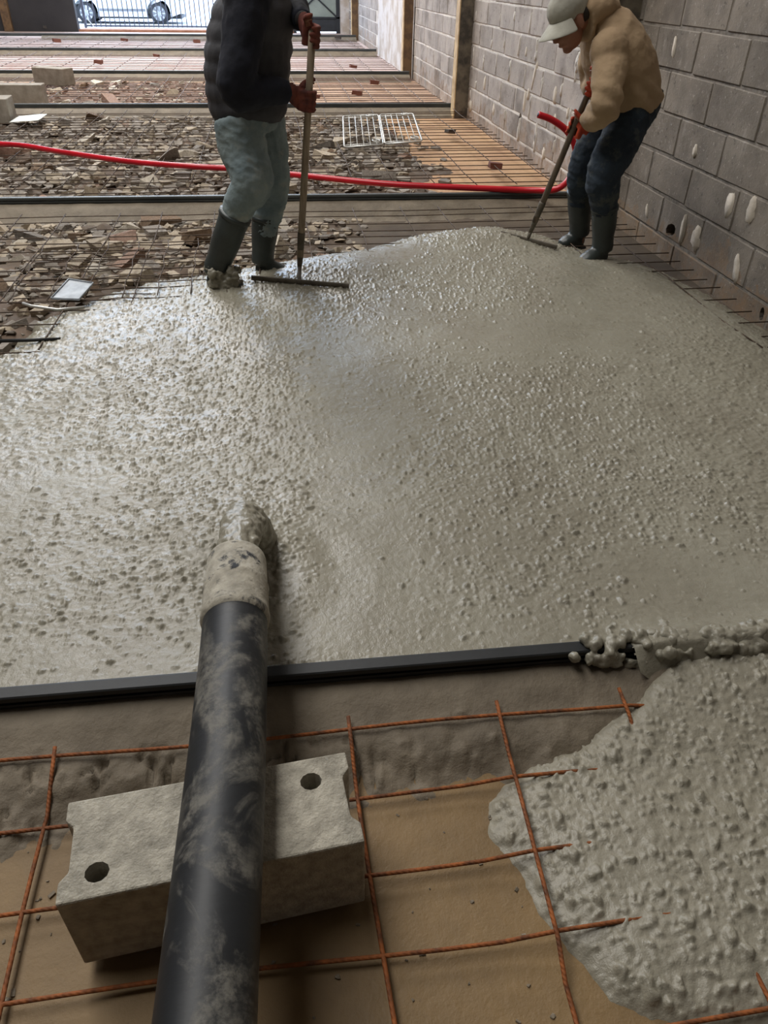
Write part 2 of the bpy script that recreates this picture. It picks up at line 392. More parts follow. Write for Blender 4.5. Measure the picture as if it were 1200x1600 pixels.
def ball(c, r, segs=14, rings=9, R=None):
    r = np.array(r if hasattr(r, '__len__') else (r, r, r), float); V = []; F = []; c = np.array(c, float)
    R = np.eye(3) if R is None else R
    for i in range(1, rings):
        ph = math.pi*i/rings
        for k in range(segs):
            th = 2*math.pi*k/segs
            V.append(c+R@(r*np.array([math.sin(ph)*math.cos(th), math.sin(ph)*math.sin(th), math.cos(ph)])))
    a = len(V); V.append(c+R@(r*np.array([0, 0, 1.]))); b = len(V); V.append(c+R@(r*np.array([0, 0, -1.])))
    for i in range(rings-2):
        for k in range(segs):
            p = i*segs+k; q = i*segs+(k+1) % segs; F.append((p, p+segs, q+segs, q))
    for k in range(segs):
        F.append((a, k, (k+1) % segs)); o = (rings-2)*segs; F.append((b, o+(k+1) % segs, o+k))
    return V, F
def prism(poly, z0, z1):
    n = len(poly); V = [(x, y, z0) for x, y in poly]+[(x, y, z1) for x, y in poly]
    F = [tuple(range(n-1, -1, -1)), tuple(range(n, 2*n))]+[(i, (i+1) % n, n+(i+1) % n, n+i) for i in range(n)]
    return V, F
def evaluated(me_in, mods):
    """mesh with modifiers applied (a temporary object, removed again)"""
    o = bpy.data.objects.new('tmp', me_in); COL.objects.link(o)
    for typ, kw in mods:
        m = o.modifiers.new('m', typ)
        for k, v in kw.items(): setattr(m, k, v)
    dg = bpy.context.evaluated_depsgraph_get(); dg.update()
    me = bpy.data.meshes.new_from_object(o.evaluated_get(dg)); bpy.data.objects.remove(o)
    return me
def fused(name, parts, mat, parent, voxel=.009, smooth=6, wrinkle=None):
    V, F = join(parts); tmp = mk_mesh('tmp', V, F)
    me = evaluated(tmp, [('REMESH', dict(mode='VOXEL', voxel_size=voxel)), ('SMOOTH', dict(factor=.5, iterations=smooth))])
    bpy.data.meshes.remove(tmp)
    n = len(me.vertices); co = np.empty(n*3); me.vertices.foreach_get('co', co); co = co.reshape(-1, 3)
    if wrinkle is not None:
        nr = np.empty(n*3, np.float32); me.vertex_normals.foreach_get('vector', nr); nr = nr.reshape(-1, 3)
        co = co+nr*wrinkle(co)[:, None]
    co = co-np.array(parent_world(parent)); me.vertices.foreach_set('co', co.ravel()); me.update()
    me.materials.clear(); me.materials.append(mat); me.polygons.foreach_set('use_smooth', [True]*len(me.polygons))
    me.name = name; return new_obj(name, me, parent)
def bevelled(V, F, w, mat, name='m', seg=1):
    tmp = mk_mesh(name, V, F); me = evaluated(tmp, [('BEVEL', dict(width=w, segments=seg, limit_method='ANGLE'))]); bpy.data.meshes.remove(tmp)
    me.materials.clear(); me.materials.append(mat); return me

# ------------------------------------------------------------------ setting: floor, walls, roof
WX = 2.28                                    # face of the block wall on the right
LX = -9.0
RAILS = [((-4.5, 1.195), (2.25, 1.088)), ((-5.0, 5.56), (2.25, 5.35)), ((-5.5, 9.80), (2.2, 9.706)), ((-6.5, 13.22), (2.2, 13.13)), ((-7.5, 16.95), (2.2, 17.15)), ((-8.5, 20.75), (2.2, 21.07))]
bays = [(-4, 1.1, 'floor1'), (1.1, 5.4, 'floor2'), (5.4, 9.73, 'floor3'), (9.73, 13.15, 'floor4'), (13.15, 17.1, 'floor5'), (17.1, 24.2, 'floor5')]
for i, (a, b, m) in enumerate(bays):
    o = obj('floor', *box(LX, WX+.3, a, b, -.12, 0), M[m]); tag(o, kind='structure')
tag(obj('street_ground', *box(-30, 25, 24.2, 60, -.3, -.15), M['street']), kind='structure')
# right wall: mortar body with every visible block a piece of its own
HOLES = [(4.10, 4.27, .135, .21, .07), (7.30, 7.44, .25, .345, .09), (3.10, 3.19, .03, .10, .07)]
cut_parts = [loft([(WX-.06, (a+b)/2, (c+d)/2), (WX+.05, (a+b)/2+.01, (c+d)/2+.005), (WX+.16, (a+b)/2, (c+d)/2)], [((d-c)/2, (b-a)/2-.03), ((d-c)/2*.9, (b-a)/2-.025), ((d-c)/2*.6, (b-a)/2-.04)], 9, ref=(0, .25, 1)) for a, b, c, d, _ in HOLES]
cutter = new_obj('cutter', mk_mesh('cutter', *join(cut_parts)))
def wall_body(y0, y1, m, recess):
    tmp = mk_mesh('tmp', *box(WX+recess, WX+.3, y0, y1, 0, 1.56)); me = evaluated(tmp, [('BOOLEAN', dict(operation='DIFFERENCE', object=cutter, solver='EXACT'))])
    me.materials.clear(); me.materials.append(M[m]); return me
wall = empty('wall_right', (WX, 9, 0)); tag(wall, kind='structure')
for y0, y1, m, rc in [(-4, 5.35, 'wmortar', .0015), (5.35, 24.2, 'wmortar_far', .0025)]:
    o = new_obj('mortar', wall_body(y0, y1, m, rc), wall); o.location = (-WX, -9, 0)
obj('upper_wall', *box(WX+.002, WX+.3, -4, 24.2, 1.56, 8.0), M['upper'], wall)
obj('plain_wall', *box(WX, WX+.09, -4, 2.6, 0, 1.56), M['upper'], wall)
bvar = []
for k in range(6):                           # six slightly different worn blocks, shared by all
    V, F = box(0, .10, .007, .493, .007, .198)
    V = [(x+(random.uniform(-.003, .001)), y+random.uniform(-.004, .004), z+random.uniform(-.004, .004)) for x, y, z in V]
    bvar.append((V, F))
bmesh_near = [bevelled(V, F, .005, M['block'], 'wall_block') for V, F in bvar]
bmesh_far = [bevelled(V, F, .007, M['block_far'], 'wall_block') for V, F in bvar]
for k in range(7):
    z = .12+.205*(k-1) if k else -.085
    z = -.085+.205*k
    off = .1 if k % 2 == 0 else .35
    for j in range(5, 47):
        y = off+.5*j
        if y < 2.5 or y+.5 > 23.6: continue
        if 13.3 < y < 17.4: continue          # plastered stretch
        if y > 17 and k > 5: continue
        far = y > 5.3
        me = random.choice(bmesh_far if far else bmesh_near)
        hit = any(y < b and y+.5 > a and z < d and z+.2 > c for a, b, c, d, _ in HOLES)
        if hit:
            t2 = me.copy(); t2.transform(Matrix.Translation((WX, y, z)))
            me2 = evaluated(t2, [('BOOLEAN', dict(operation='DIFFERENCE', object=cutter, solver='EXACT'))]); me2.transform(Matrix.Translation((-WX, -9, 0)))
            o = new_obj('wall_block', me2, wall); continue
        o = new_obj('wall_block', me, wall); o.location = (random.uniform(-.004, -.001), y-9, z)
bpy.data.objects.remove(cutter)
# plaster coat on the far stretch
gx, gz = np.meshgrid(np.linspace(13.2, 17.45, 60), np.linspace(0, 1.56, 26))
pl = grid_mesh('plaster_coat', WX-.012-.012*fbm(gx*3, gz*3, 4), gx, gz, None, M['plaster']); pl.flip_normals()
o = new_obj('plaster_coat', pl, wall); o.location = (-WX, -9, 0)
def blob_disc(cy, cz, h, w, th=.008, lean=0, seed=0):
    V = []; n = 14; r = random.Random(seed)
    for s, d in ((1, 0), (.72, th)):
        for k in range(n):
            a = 2*math.pi*k/n; j = 1+r.uniform(-.22, .22); zz = math.sin(a)*h/2*s*j
            V.append((WX+.012-(d+.020)*(d > 0), cy+math.cos(a)*w/2*s*j+lean*zz, cz+zz))
    F = [(i, (i+1) % n, n+(i+1) % n, n+i) for i in range(n)]+[tuple(range(n, 2*n))]
    return V, F
DABS = [(1055, 75, .13, .045, .1), (1087, 237, .085, .05, 0), (1142, 320, .15, .09, 0), (1175, 330, .15, .085, .1), (1152, 420, .17, .06, .25), (1088, 372, .16, .10, .1), (1068, 358, .20, .05, .1),
        (823, 82, .10, .05, 0), (868, 148, .16, .09, .1), (758, 130, .18, .09, 0), (836, 118, .26, .07, -.3), (826, 148, .12, .07, -.2), (850, 240, .12, .08, 0), (735, 165, .15, .2, 0), (772, 172, .14, .1, 0), (820, 160, .2, .06, 0), (888, 178, .1, .05, 0), (868, 190, .12, .05, .2), (1012, 330, .10, .03, .4), (1030, 415, .06, .05, 0)]
for i, (x, y, h, w, ln) in enumerate(DABS):
    p = PX(x, y, WX); obj('plaster_dab', *blob_disc(p[1], p[2], h, w, .002, ln, i), M['dab'], wall, True)
for i in range(60):
    k = random.randrange(1, 6); j = random.randrange(11, 19); y = (.1 if k % 2 == 0 else .35)+.5*j; zz = -.085+.205*k
    obj('plaster_dab', *blob_disc(y+random.uniform(-.02, .02), zz+random.uniform(.05, .15), random.uniform(.06, .2), random.uniform(.012, .035), .004, random.uniform(-.15, .15), 100+i), M['wmortar_far'], wall, True)
# rear, left and far walls, roof with its openings closed by opaque panels
tag(obj('wall_rear', *box(LX, WX+.3, -4.2, -4, 0, 8.0), M['darkwall']), kind='structure')
tag(obj('wall_left', *box(LX-.2, LX, -4.2, 24.2, 0, 8.0), M['darkwall']), kind='structure')
wf = empty('wall_far', (-4, 23.9, 0)); tag(wf, kind='structure')
obj('wall_panel', *box(LX, -4.72, 23.55, 23.8, 0, 2.6), M['darkpanel'], wf)
obj('lintel', *box(LX, .80, 23.6, 23.85, 7.6, 8.0), M['darkwall'], wf)
obj('wall_panel', *box(.80, WX, 23.6, 23.85, 2.6, 8.0), M['darkwall'], wf)
obj('wall_panel', *box(2.05, WX, 23.5, 23.85, 0, 2.6), M['plaster'], wf)
for x in (-8.9, -4.80): obj('added_mullion', *box(x, x+.1, 23.6, 23.75, 2.6, 7.6), M['gateframe'], wf)  # unseen high window, opening added so sky light glints on the slab
obj('post', *box(-6.5, -6.3, 23.42, 23.55, 0, 8.0), M['beam'], wf)
obj('door_sill', *box(-4.72, .80, 23.6, 24.2, 0, .05), M['sill'], wf)
roof = []
xs = [LX, -4.7, -1.1, WX+.3]; ysr = [-4.2, .9, 7.9, 11.0, 18.0, 24.2]
for a, b in zip(xs[:-1], xs[1:]):
    for c, d in zip(ysr[:-1], ysr[1:]):
        if a == -4.7 and (c == .9 or c == 11.0): continue
        roof.append(box(a, b, c, d, 8.0, 8.1))
tag(obj('ceiling', *join(roof), M['roof']), kind='structure')
for c, d in ((.9, 7.9), (11.0, 18.0)): tag(obj('ceiling', *box(-4.7, -1.1, c, d, 8.02, 8.04), M['paper']), kind='structure')   # opaque panels added to keep sky light out of the roof openings

# ------------------------------------------------------------------ steel columns along the right wall
def column(y, label, m, w=.15):
    e = empty('steel_column', (WX-.08, y, 0)); x0 = WX-.165; x1 = WX+.004
    obj('flange', *box(x0, x0+.012, y-w/2, y+w/2, 0, 7.95), M['flange'], e)
    obj('cover_plate', *box(x0+.012, x1-.012, y-w/2+.004, y-w/2+.012, 0, 7.95), M[m], e)
    obj('flange', *box(x1-.012, x1, y-w/2, y+w/2, 0, 7.95), M[m], e)
    obj('web', *box(x0+.012, x1-.012, y-.006, y+.006, 0, 7.95), M[m], e)
    tag(e, label, 'column', 'steel columns along the block wall')
column(5.22, 'steel wall column behind the worker in the tan hoodie', 'beam_near')
column(9.52, 'dark steel column with a pale lit edge, nearest fully visible one', 'beam_near', .16)
column(13.35, 'brown steel column at the edge of the pale plastered stretch of wall', 'beam')
column(21.3, 'thin far brown steel column close to the grey gate leaf', 'beam')

# ------------------------------------------------------------------ screed rails on mortar beds
def rail_line(i, x): (a, b), (c, d) = RAILS[i]; return b+(d-b)*(x-a)/(c-a)
names = ['nearest black screed rail, in front under the black pump hose', 'black screed rail right behind the two workers, under the red hose', 'dark screed rail beyond the wire rack, third from the front',
         'dark screed rail behind the pale concrete block, fourth from the front', 'bluish dusty screed rail, second from the far gate', 'farthest screed rail, just before the street fence']
bnames = ['grey mortar bed with cracked face under the nearest rail', 'mortar bed under the rail behind the two workers', 'mortar bed under the rail beyond the wire rack', 'mortar bed under the rail behind the pale block',
          'mortar bed under the second rail from the gate', 'mortar bed under the farthest rail by the gate']
RT = .125
for i, ((xa, ya), (xb, yb)) in enumerate(RAILS):
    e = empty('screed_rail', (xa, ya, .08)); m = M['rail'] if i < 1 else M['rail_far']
    def strip(prof):
        n = len(prof); V = [(xa, ya+p[0], p[1]) for p in prof]+[(xb, yb+p[0], p[1]) for p in prof]
        return V, [tuple(range(n-1, -1, -1)), tuple(range(n, 2*n))]+[(k, (k+1) % n, n+(k+1) % n, n+k) for k in range(n)]
    obj('web', *strip([(-.008, .07), (.008, .07), (.008, .118), (-.008, .118)]), m, e)
    obj('top_lip', *strip([(-.017, .112), (.017, .112), (.017, RT), (.012, RT+.002), (-.014, RT+.002), (-.017, RT-.001)]), m, e)
    obj('rib', *strip([(-.014, .094), (-.006, .094), (-.006, .101), (-.014, .101)]), m, e)
    obj('foot_flange', *strip([(-.022, .070), (.02, .070), (.02, .078), (-.022, .080)]), m, e)
    tag(e, names[i], 'rail', 'screed rails across the hall')
    # mortar bed
    near = i == 0
    st = .007 if near else (.02 if i < 3 else .05)
    x0, x1 = (-1.5, 1.3) if near else (max(xa, -5.0), 2.25)
    gx, gy = np.meshgrid(np.arange(x0, x1, st if near else st*1.6), np.arange(-.34, .20 if not near else .05, st))
    wy = rail_line(i, gx)
    wob = (fbm(gx*2.2, gy*0+i, 3+i)-.5)
    front = .24+.10*wob+(.10*sstep(-.2, -.9, gx) if near else 0); back = .16+.06*wob
    top = .084
    tt = np.where(gy < 0, -gy/front, gy/back)
    z = top*(1-sstep(.10, 1.0, tt)) if not near else top*(1-.38*sstep(.08, .55, tt)-.62*sstep(.5, 1.0, tt))
    rough = fbm(gx*22, gy*22, 11+i, 4)-.5
    amp = (.006+.03*sstep(.4, .75, tt)*(1-sstep(.98, 1.15, tt)))
    if near:
        crack = np.abs(fbm(gx*26, gy*9, 77, 3)-.5)
        z = z-.028*np.exp(-(crack/.03)**2)*sstep(.42, .58, tt)*(1-sstep(.8, 1.02, tt))*sstep(.45, .55, fbm(gx*3, gy*3, 31))
        lump = domes(gx, gy, .03, .006, .013, lambda a, b: .75*sstep(-.12, -.2, b)*sstep(.0, -.5, a)+.04, 301)
        z = z+lump*.8*(tt > .35)+.006*(fbm(gx*5, gy*14, 9)-.5)
    z = z+amp*rough-.012*sstep(.95, 1.2, tt)
    me = grid_mesh('mortar_bed', gx, wy+gy, z, None, M['mortar_bed'])
    tag(new_obj('mortar_bed', me), bnames[i], 'mortar bed', 'mortar beds under the screed rails')

# ------------------------------------------------------------------ fresh concrete
slab_poly = [(2.268, 1.02), (2.268, 3.1), (2.25, 3.35), (2.16, 3.68), (2.09, 3.95), (1.96, 4.12), (1.80, 4.32), (1.62, 4.55), (1.46, 4.66), (1.30, 4.74), (1.05, 4.70), (.81, 4.63), (.47, 4.42), (.12, 4.27),
             (-.15, 4.17), (-.467, 4.03), (-.69, 3.92), (-.94, 3.71), (-1.10, 3.45), (-1.19, 3.08), (-1.45, 2.7), (-2.0, 2.3), (-2.6, 1.8), (-2.8, 1.02)]
xs = np.concatenate([np.arange(-3, -1.4, .014), np.arange(-1.4, -.8, .006), np.arange(-.8, 1.3, .0038), np.arange(1.3, 2.29, .006)])
ys = np.concatenate([np.arange(1.03, 1.9, .0038), np.arange(1.9, 2.8, .0056), np.arange(2.8, 4.85, .0085)])
gx, gy = np.meshgrid(xs, ys)
def G(x, y, cx, cy, sx, sy): return np.exp(-((x-cx)/sx)**2-((y-cy)/sy)**2)
def stony(x, y):                              # where the coarse aggregate shows
    m = .24+.9*G(x, y, -.55, 3.2, .7, .75)+.5*G(x, y, -.25, 2.2, .45, .55)+.9*G(x, y, .85, 2.05, .45, .45)+.8*G(x, y, 1.5, 2.0, .5, .6)+.85*G(x, y, 1.35, 4.35, .5, .3)+.6*G(x, y, -.15, 1.55, .25, .22)
    m = m+.5*G(x, y, .55, 1.3, .35, .18)+.55*G(x, y, 1.9, 2.7, .25, .35)+.5*G(x, y, .1, 3.6, .5, .3)+.5*G(x, y, .95, 3.5, .3, .5)+.1*G(x, y, -.6, 1.35, .5, .15)
    m = m-.55*G(x, y, .22, 2.5, .22, .7)-.5*G(x, y, .15, 1.5, .15, .35)-.5*G(x, y, .9, 1.33, .25, .14)-.4*G(x, y, 1.0, 2.9, .3, .25)-.3*G(x, y, .65, 4.2, .25, .35)
    m = np.maximum(m, 0)*(.35+1.3*fbm(x*3.6, y*3.6, 41, 2)); return np.clip(.02+.95*sstep(.08, .95, m), .02, .75)
sd = poly_sdf(gx, gy, slab_poly)+.10*(fbm(gx*5, gy*5, 21)-.5)+.03*(vnoise(gx*28, gy*28, 8)-.5)
wallgap = sstep(0, .22, WX-gx)
ed = np.where(gy < 2.0, 1, 1-np.exp(-np.maximum(sd, 0)/.16))
ed = ed*(.55+.45*np.maximum(wallgap, sstep(2.8, 2.2, gy)))
z = .030+.088*ed+.020*(fbm(gx*1.7, gy*1.7, 51)-.5)*sstep(.0, .4, gy-1.1)+.05*G(gx, gy, 1.25, 4.35, .35, .25)+.03*G(gx, gy, .35, 3.9, .4, .25)+.03*G(gx, gy, -.14, 1.62, .16, .16)
stm = stony(gx, gy)
z = z+.016*(fbm(gx*7, gy*7, 61, 3)-.5)*np.clip(stm, .25, 1)+.006*(fbm(gx*26, gy*30, 66, 3)-.5)*(.3+stm)
z = z+.004*(fbm(gx*48, gy*52, 67, 3)-.5)*stm+.0035*(vnoise(gx*105, gy*115, 68)-.5)*(.3+stm)
st1 = domes(gx, gy, .022, .0042, .0105, stony, 101, .85); st2 = domes(gx, gy, .0125, .0026, .006, lambda x, y: stony(x, y)*.8+.03, 202, .95); st3 = domes(gx, gy, .05, .009, .015, lambda x, y: stony(x, y)*.3, 303, .55)
z = z+np.maximum(np.maximum(st1, st2), st3)*(.5+.5*sstep(0, .05, sd))
# ridges left by the flow around the hose mouth
z = z+.005*np.sin(38*np.hypot(gx+.14, gy-1.45)+3*fbm(gx*5, gy*5, 5))*G(gx, gy, -.14, 1.5, .3, .25)
z = z-.06*(1-sstep(-.03, .045, np.where(gy < 2, 1, sd)))
rim = sstep(.72, .84, gx+.06*(vnoise(gx*9, gy*0, 3)-.5))
railY = .0+1.195+(1.088-1.195)*(gx+4.5)/6.75
fr = gy-railY
z = np.where(fr < .02, (z*0+.121)*(1-rim)+z*rim, z)
z = z+rim*(.022*np.exp(-((fr+.0)/.05)**2)+.012*(vnoise(gx*30, gy*30, 5)-.3)*np.exp(-(fr/.05)**2))
z = np.where((fr < -.018), z-rim*1.5*(-.018-fr), z)
keep = (sd > -.03)&((fr > .014)|((gx+.05*(fbm(gx*25, gy*25, 6)-.5) > .74)&(fr > -.07)))
slab = tag(new_obj('wet_concrete', grid_mesh('wet_concrete', gx, gy, z, keep, M['wet'])), 'freshly poured wet grey concrete spread across the bay with stones showing', 'concrete', kind='stuff')

pile_poly = [(1.9, 1.30), (.86, 1.30), (.77, 1.13), (.70, 1.075), (.57, .965), (.42, .885), (.345, .835), (.32, .755), (.355, .70), (.39, .58), (.43, .51), (.455, .448), (.51, .41), (.75, .36), (1.0, .1), (1.6, -.2), (1.9, .3)]
gx, gy = np.meshgrid(np.arange(.26, 1.3, .0036), np.arange(.05, 1.13, .0036))
sd = poly_sdf(gx, gy, pile_poly)+.03*(fbm(gx*14, gy*14, 71)-.5)
pden = lambda x, y: np.clip(.6*(.5+1.0*vnoise(x*7, y*7, 43)), .05, .9)
pg = gy-(1.195+(1.088-1.195)*(gx+4.5)/6.75); ptt = np.clip(-pg/.26, 0, 2)
z = -.006+.064*(1-sstep(0, 1.25, ptt))*sstep(0, .12, sd)+.044*(1-np.exp(-np.maximum(sd, 0)/.05))+.010*sstep(0, .5, sd)+.012*(fbm(gx*8, gy*8, 81, 3)-.5)*sstep(0, .06, sd)+.006*(fbm(gx*45, gy*45, 86, 3)-.5)*sstep(0, .04, sd)+.003*(vnoise(gx*110, gy*110, 87)-.5)
z = z+np.maximum(np.maximum(domes(gx, gy, .028, .005, .0125, pden, 111, .95), domes(gx, gy, .0145, .003, .007, pden, 212, 1.0)), domes(gx, gy, .06, .011, .018, lambda x, y: .4+0*x, 313, .8))*sstep(.004, .03, sd)-.03*(1-sstep(-.02, .006, sd))
tag(new_obj('wet_concrete', grid_mesh('wet_concrete', gx, gy, z, (sd > -.02)&(pg < -.02), M['wet_pile'])), 'rough spilled heap of wet concrete covering the rebar in the near right corner', 'concrete', kind='stuff')

de = empty('concrete_drips', (.72, 1.10, .07)); dr = []
for k in range(70):
    x = .56+.5*random.random()**.6; f_ = min(1, max(0, (x-.56)/.2)); ry = rail_line(0, x)
    dr.append(ball((x, ry-.024-.014*random.random()*f_, .128-(.05*random.random())*f_-.004), (random.uniform(.008, .018), random.uniform(.008, .013), random.uniform(.008, .02)), 9, 7))
    if x > .62: dr.append(ball((x, ry+random.uniform(-.015, .02), .130+random.uniform(-.002, .006)), random.uniform(.008, .017), 9, 7))
fused('drips', dr, M['wet'], de, .004, 7, lambda c: .018*(n3(c*60, 5)-.45))
tag(de, 'lumps of concrete slopped over the right end of the nearest rail', 'concrete')

# ------------------------------------------------------------------ pump hose
hp = [(-.30, -1.6, .07), (-.24, -.9, .09), (-.19, -.3, .24), (-.168, .10, .295), (-.158, .40, .296), (-.146, .75, .292), (-.141, 1.0, .288), (-.14, 1.12, .288)]
hose = empty('pump_hose', (-.146, .75, 0))
path = smooth_path(hp, 8); V, F = loft(path, [.0655]*len(path), 40, ref=(1, 0, 0)); obj('hose_body', V, F, M['hose'], hose, True)
d0 = np.array([-.14, 1.12, .288]); dv = np.array([-.001, 1, .03]); dv /= np.linalg.norm(dv)
prof = [(-.005, .0655), (.0, .070), (.012, .0715), (.02, .0695), (.085, .0692), (.092, .0708), (.10, .0675), (.18, .0655), (.187, .064), (.19, .061), (.19, .049), (.10, .046)]
V, F = loft([d0+dv*a for a, r in prof], [r for a, r in prof], 40, ref=(1, 0, 0), cap=False); obj('end_collar', V, F, M['collar'], hose, True)
tag(hose, 'thick black rubber concrete pump hose smeared with cement, lying across the block', 'hose')
# gush of concrete from its mouth
fl = smooth_path([d0+dv*.12, d0+dv*.20, (-.136, 1.41, .285), (-.132, 1.50, .255), (-.130, 1.56, .19), (-.130, 1.59, .09)], 8)
rr = np.interp(np.linspace(0, 1, len(fl)), [0, .25, .5, .75, 1], [.044, .046, .050, .058, .080])
gparts = [loft(fl, list(rr), 20, ref=(1, 0, 0))]
for k in range(90):
    t = random.random(); p = fl[int(t*(len(fl)-1))]; a = random.uniform(0, 2*math.pi); r = rr[int(t*(len(fl)-1))]
    gparts.append(ball(p+np.array([math.cos(a)*r, 0, math.sin(a)*r])*.92, random.uniform(.005, .014), 8, 6))
ge = empty('concrete_stream', (-.138, 1.45, .1))
fused('stream', gparts, M['wet'], ge, .0045, 2, lambda c: .018*(n3(c*55, 3)-.5))
tag(ge, 'lumpy stream of fresh concrete gushing out of the hose mouth', 'concrete')

# ------------------------------------------------------------------ foreground concrete block with two holes
L_, W_, ZB, ZT = .478, .176, .0265, .226
nt = .014
poly = [(0, 0), (L_, 0), (L_, .035), (L_-nt, .050), (L_-nt, W_-.05), (L_, W_-.035), (L_, W_), (0, W_), (0, W_-.035), (nt, W_-.05), (nt, .05), (0, .035)]
tmp = mk_mesh('b', *prism(poly, ZB, ZT))
hc = []
for (u, v) in ((.058, .040), (.408, .128)):
    hc.append(loft([(u, v, ZB-.05), (u, v, ZT+.05)], [(.019, .017)]*2, 11, ref=(1, 0, 0)))
ct = new_obj('ct', mk_mesh('ct', *join(hc)))
me = evaluated(tmp, [('BEVEL', dict(width=.004, segments=2, limit_method='ANGLE')), ('BOOLEAN', dict(operation='DIFFERENCE', object=ct, solver='EXACT'))])
bpy.data.objects.remove(ct); me.materials.clear(); me.materials.append(M['cblock']); me.name = 'concrete_block'
o = new_obj('concrete_block', me); p = PZ(85, 1415, ZT); o.location = (p[0], p[1], 0); o.rotation_euler = (0, 0, math.radians(5.1))
tag(o, 'pale concrete block with two round holes under the black hose', 'block')

# ------------------------------------------------------------------ reinforcing meshes
mesh1 = empty('welded_mesh', (0, .7, 0))
def hump1(x, y):
    g = y-rail_line(0, x); tt = -g/.24
    return .084*(1-.38*float(sstep(.08, .55, np.array(tt)))-.62*float(sstep(.5, 1., np.array(tt)))) if g < 0 else .084
for x in (-.815, -.515, -.21, .094, .397, .70):
    pts = []
    for y in np.arange(-.6, 1.07, .06):
        zz = max(.0155, hump1(x, y)+.022)
        if abs(x-.397) < .01 and .5 < y < .95: zz = max(zz, .052)
        pts.append((x+.012*math.sin(y*4+x*9)-.03*max(0, y-.95), y, zz))
    V, F = loft(pts, [.0042]*len(pts), 8); obj('bar', V, F, M['rust'], mesh1, True)
for k, y in enumerate((.10, .255, .407, .563, .705, .862, .995)):
    pts = []
    for x in np.arange(-1.3, 1.25, .1):
        yy = y+.004*math.sin(x*7+k)-.012*x
        zz = max(.022, hump1(x, yy)+.016)
        if x > .76: zz = min(zz, .05)
        elif x > .36 and .5 < yy < .9: zz += .012
        pts.append((x, yy, zz))
    V, F = loft(pts, [.0040]*len(pts), 8); obj('bar', V, F, M['rust'], mesh1, True)
tag(mesh1, 'rusty orange welded rebar grid on the tan floor in the foreground', 'rebar mesh')
def long_bar(name, length, r, m, axis):
    n = 9; pts = []
    for k in range(n):
        t = length*k/(n-1); w = .006*math.sin(k*1.9+length); pts.append((t, w, .004*math.sin(k*2.7)) if axis == 0 else (w, t, .004*math.cos(k*2.3)))
    V, F = loft(pts, [r]*n, 6); return mk_mesh(name, V, F, m, True)
def welded(label, x0, x1, y0, y1, z, dx, dy, m, r, rz=0, jz=.012, group='steel meshes in the bays', skip=None):
    e = empty('welded_mesh', (x0, y0, z)); e.rotation_euler[2] = rz
    mx = long_bar('bar', x1-x0, r, m, 0); my = long_bar('bar', y1-y0, r, m, 1)
    for k in range(int((y1-y0)/dy)+1):
        if skip and skip(k): continue
        o = new_obj('bar', mx, e); o.location = (0, k*dy+random.uniform(-.01, .01), random.uniform(0, jz)); o.rotation_euler[2] = random.uniform(-.003, .003)
    for k in range(int((x1-x0)/dx)+1):
        o = new_obj('bar', my, e); o.location = (k*dx+random.uniform(-.008, .008), 0, 2*r+jz*.6+random.uniform(0, jz*.5)); o.rotation_euler[2] = random.uniform(-.012, .012)
    tag(e, label, 'rebar mesh', group); return e
welded('rusty rebar mesh over rubble on both sides of the workers, partly under concrete', -3.4, 2.22, 2.7, 5.12, .082, .30, .15, M['rebar'], .003)
e = welded('loose skewed sheet of rebar mesh lying on rubble beside the metal tray', -1.25, .05, 3.52, 4.42, .098, .165, .085, M['rebar'], .0027, .03)
welded('fine rebar mesh under the red hose and the wire rack', -4.2, 2.2, 5.72, 9.45, .080, .30, .15, M['rebar'], .0036)
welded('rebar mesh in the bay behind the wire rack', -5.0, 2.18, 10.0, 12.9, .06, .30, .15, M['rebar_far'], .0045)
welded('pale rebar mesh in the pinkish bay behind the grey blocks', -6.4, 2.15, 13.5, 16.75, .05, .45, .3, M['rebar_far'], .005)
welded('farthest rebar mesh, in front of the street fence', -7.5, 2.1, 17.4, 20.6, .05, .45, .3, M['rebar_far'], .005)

# ------------------------------------------------------------------ rubble
def bed(name, x0, x1, y0, y1, h, mask, mat, label, seed, st=.025):
    gx, gy = np.meshgrid(np.arange(x0, x1, st), np.arange(y0, y1, st)); m = mask(gx, gy)
    z = -.012+m*(h*(.45+.9*fbm(gx*1.6, gy*1.6, seed)))+m*.05*(fbm(gx*9, gy*9, seed+3)-.5)+m*domes(gx, gy, .09, .018, .04, lambda a, b: .7+0*a, seed+9, .8)
    tag(new_obj(name, grid_mesh(name, gx, gy, z, m > .03, mat)), label, 'rubble', kind='stuff')
    return lambda x, y: float(-.012+mask(np.array([x]), np.array([y]))[0]*h*(.45+.9*fbm(np.array([x*1.6]), np.array([y*1.6]), seed)[0]))
def m2(x, y): return sstep(.05, -.12, poly_sdf(x, y, slab_poly))*sstep(.75, .15, x+.25*(vnoise(x*3, y*3, 2)-.5))*sstep(5.32, 5.1, y)*sstep(2.2, 2.6, y)
def m3(x, y): return sstep(1.65, .75, x+.9*(fbm(x*1.2, y*1.2, 6)-.5)+.18*(y-7.5)*0)*sstep(5.6, 5.8, y)*sstep(9.5, 9.2, y)
def m4(x, y): return sstep(.9, -.1, x+1.0*(fbm(x*1.2, y*1.2, 8)-.5))*sstep(9.95, 10.2, y)*sstep(12.85, 12.5, y)
h2 = bed('rubble_bed', -4, .9, 2.2, 5.35, .03, m2, M['bed'], 'brown rubble soil beside the wet concrete, left of the workers', 401)
h3 = bed('rubble_bed', -5, 1.7, 5.6, 9.5, .05, m3, M['bed'], 'brown rubble soil under the red hose', 411)
h4 = bed('rubble_bed', -6, 1.2, 9.95, 12.9, .04, m4, M['bed4'], 'reddish rubble soil beside the stacked grey blocks', 421, .04)
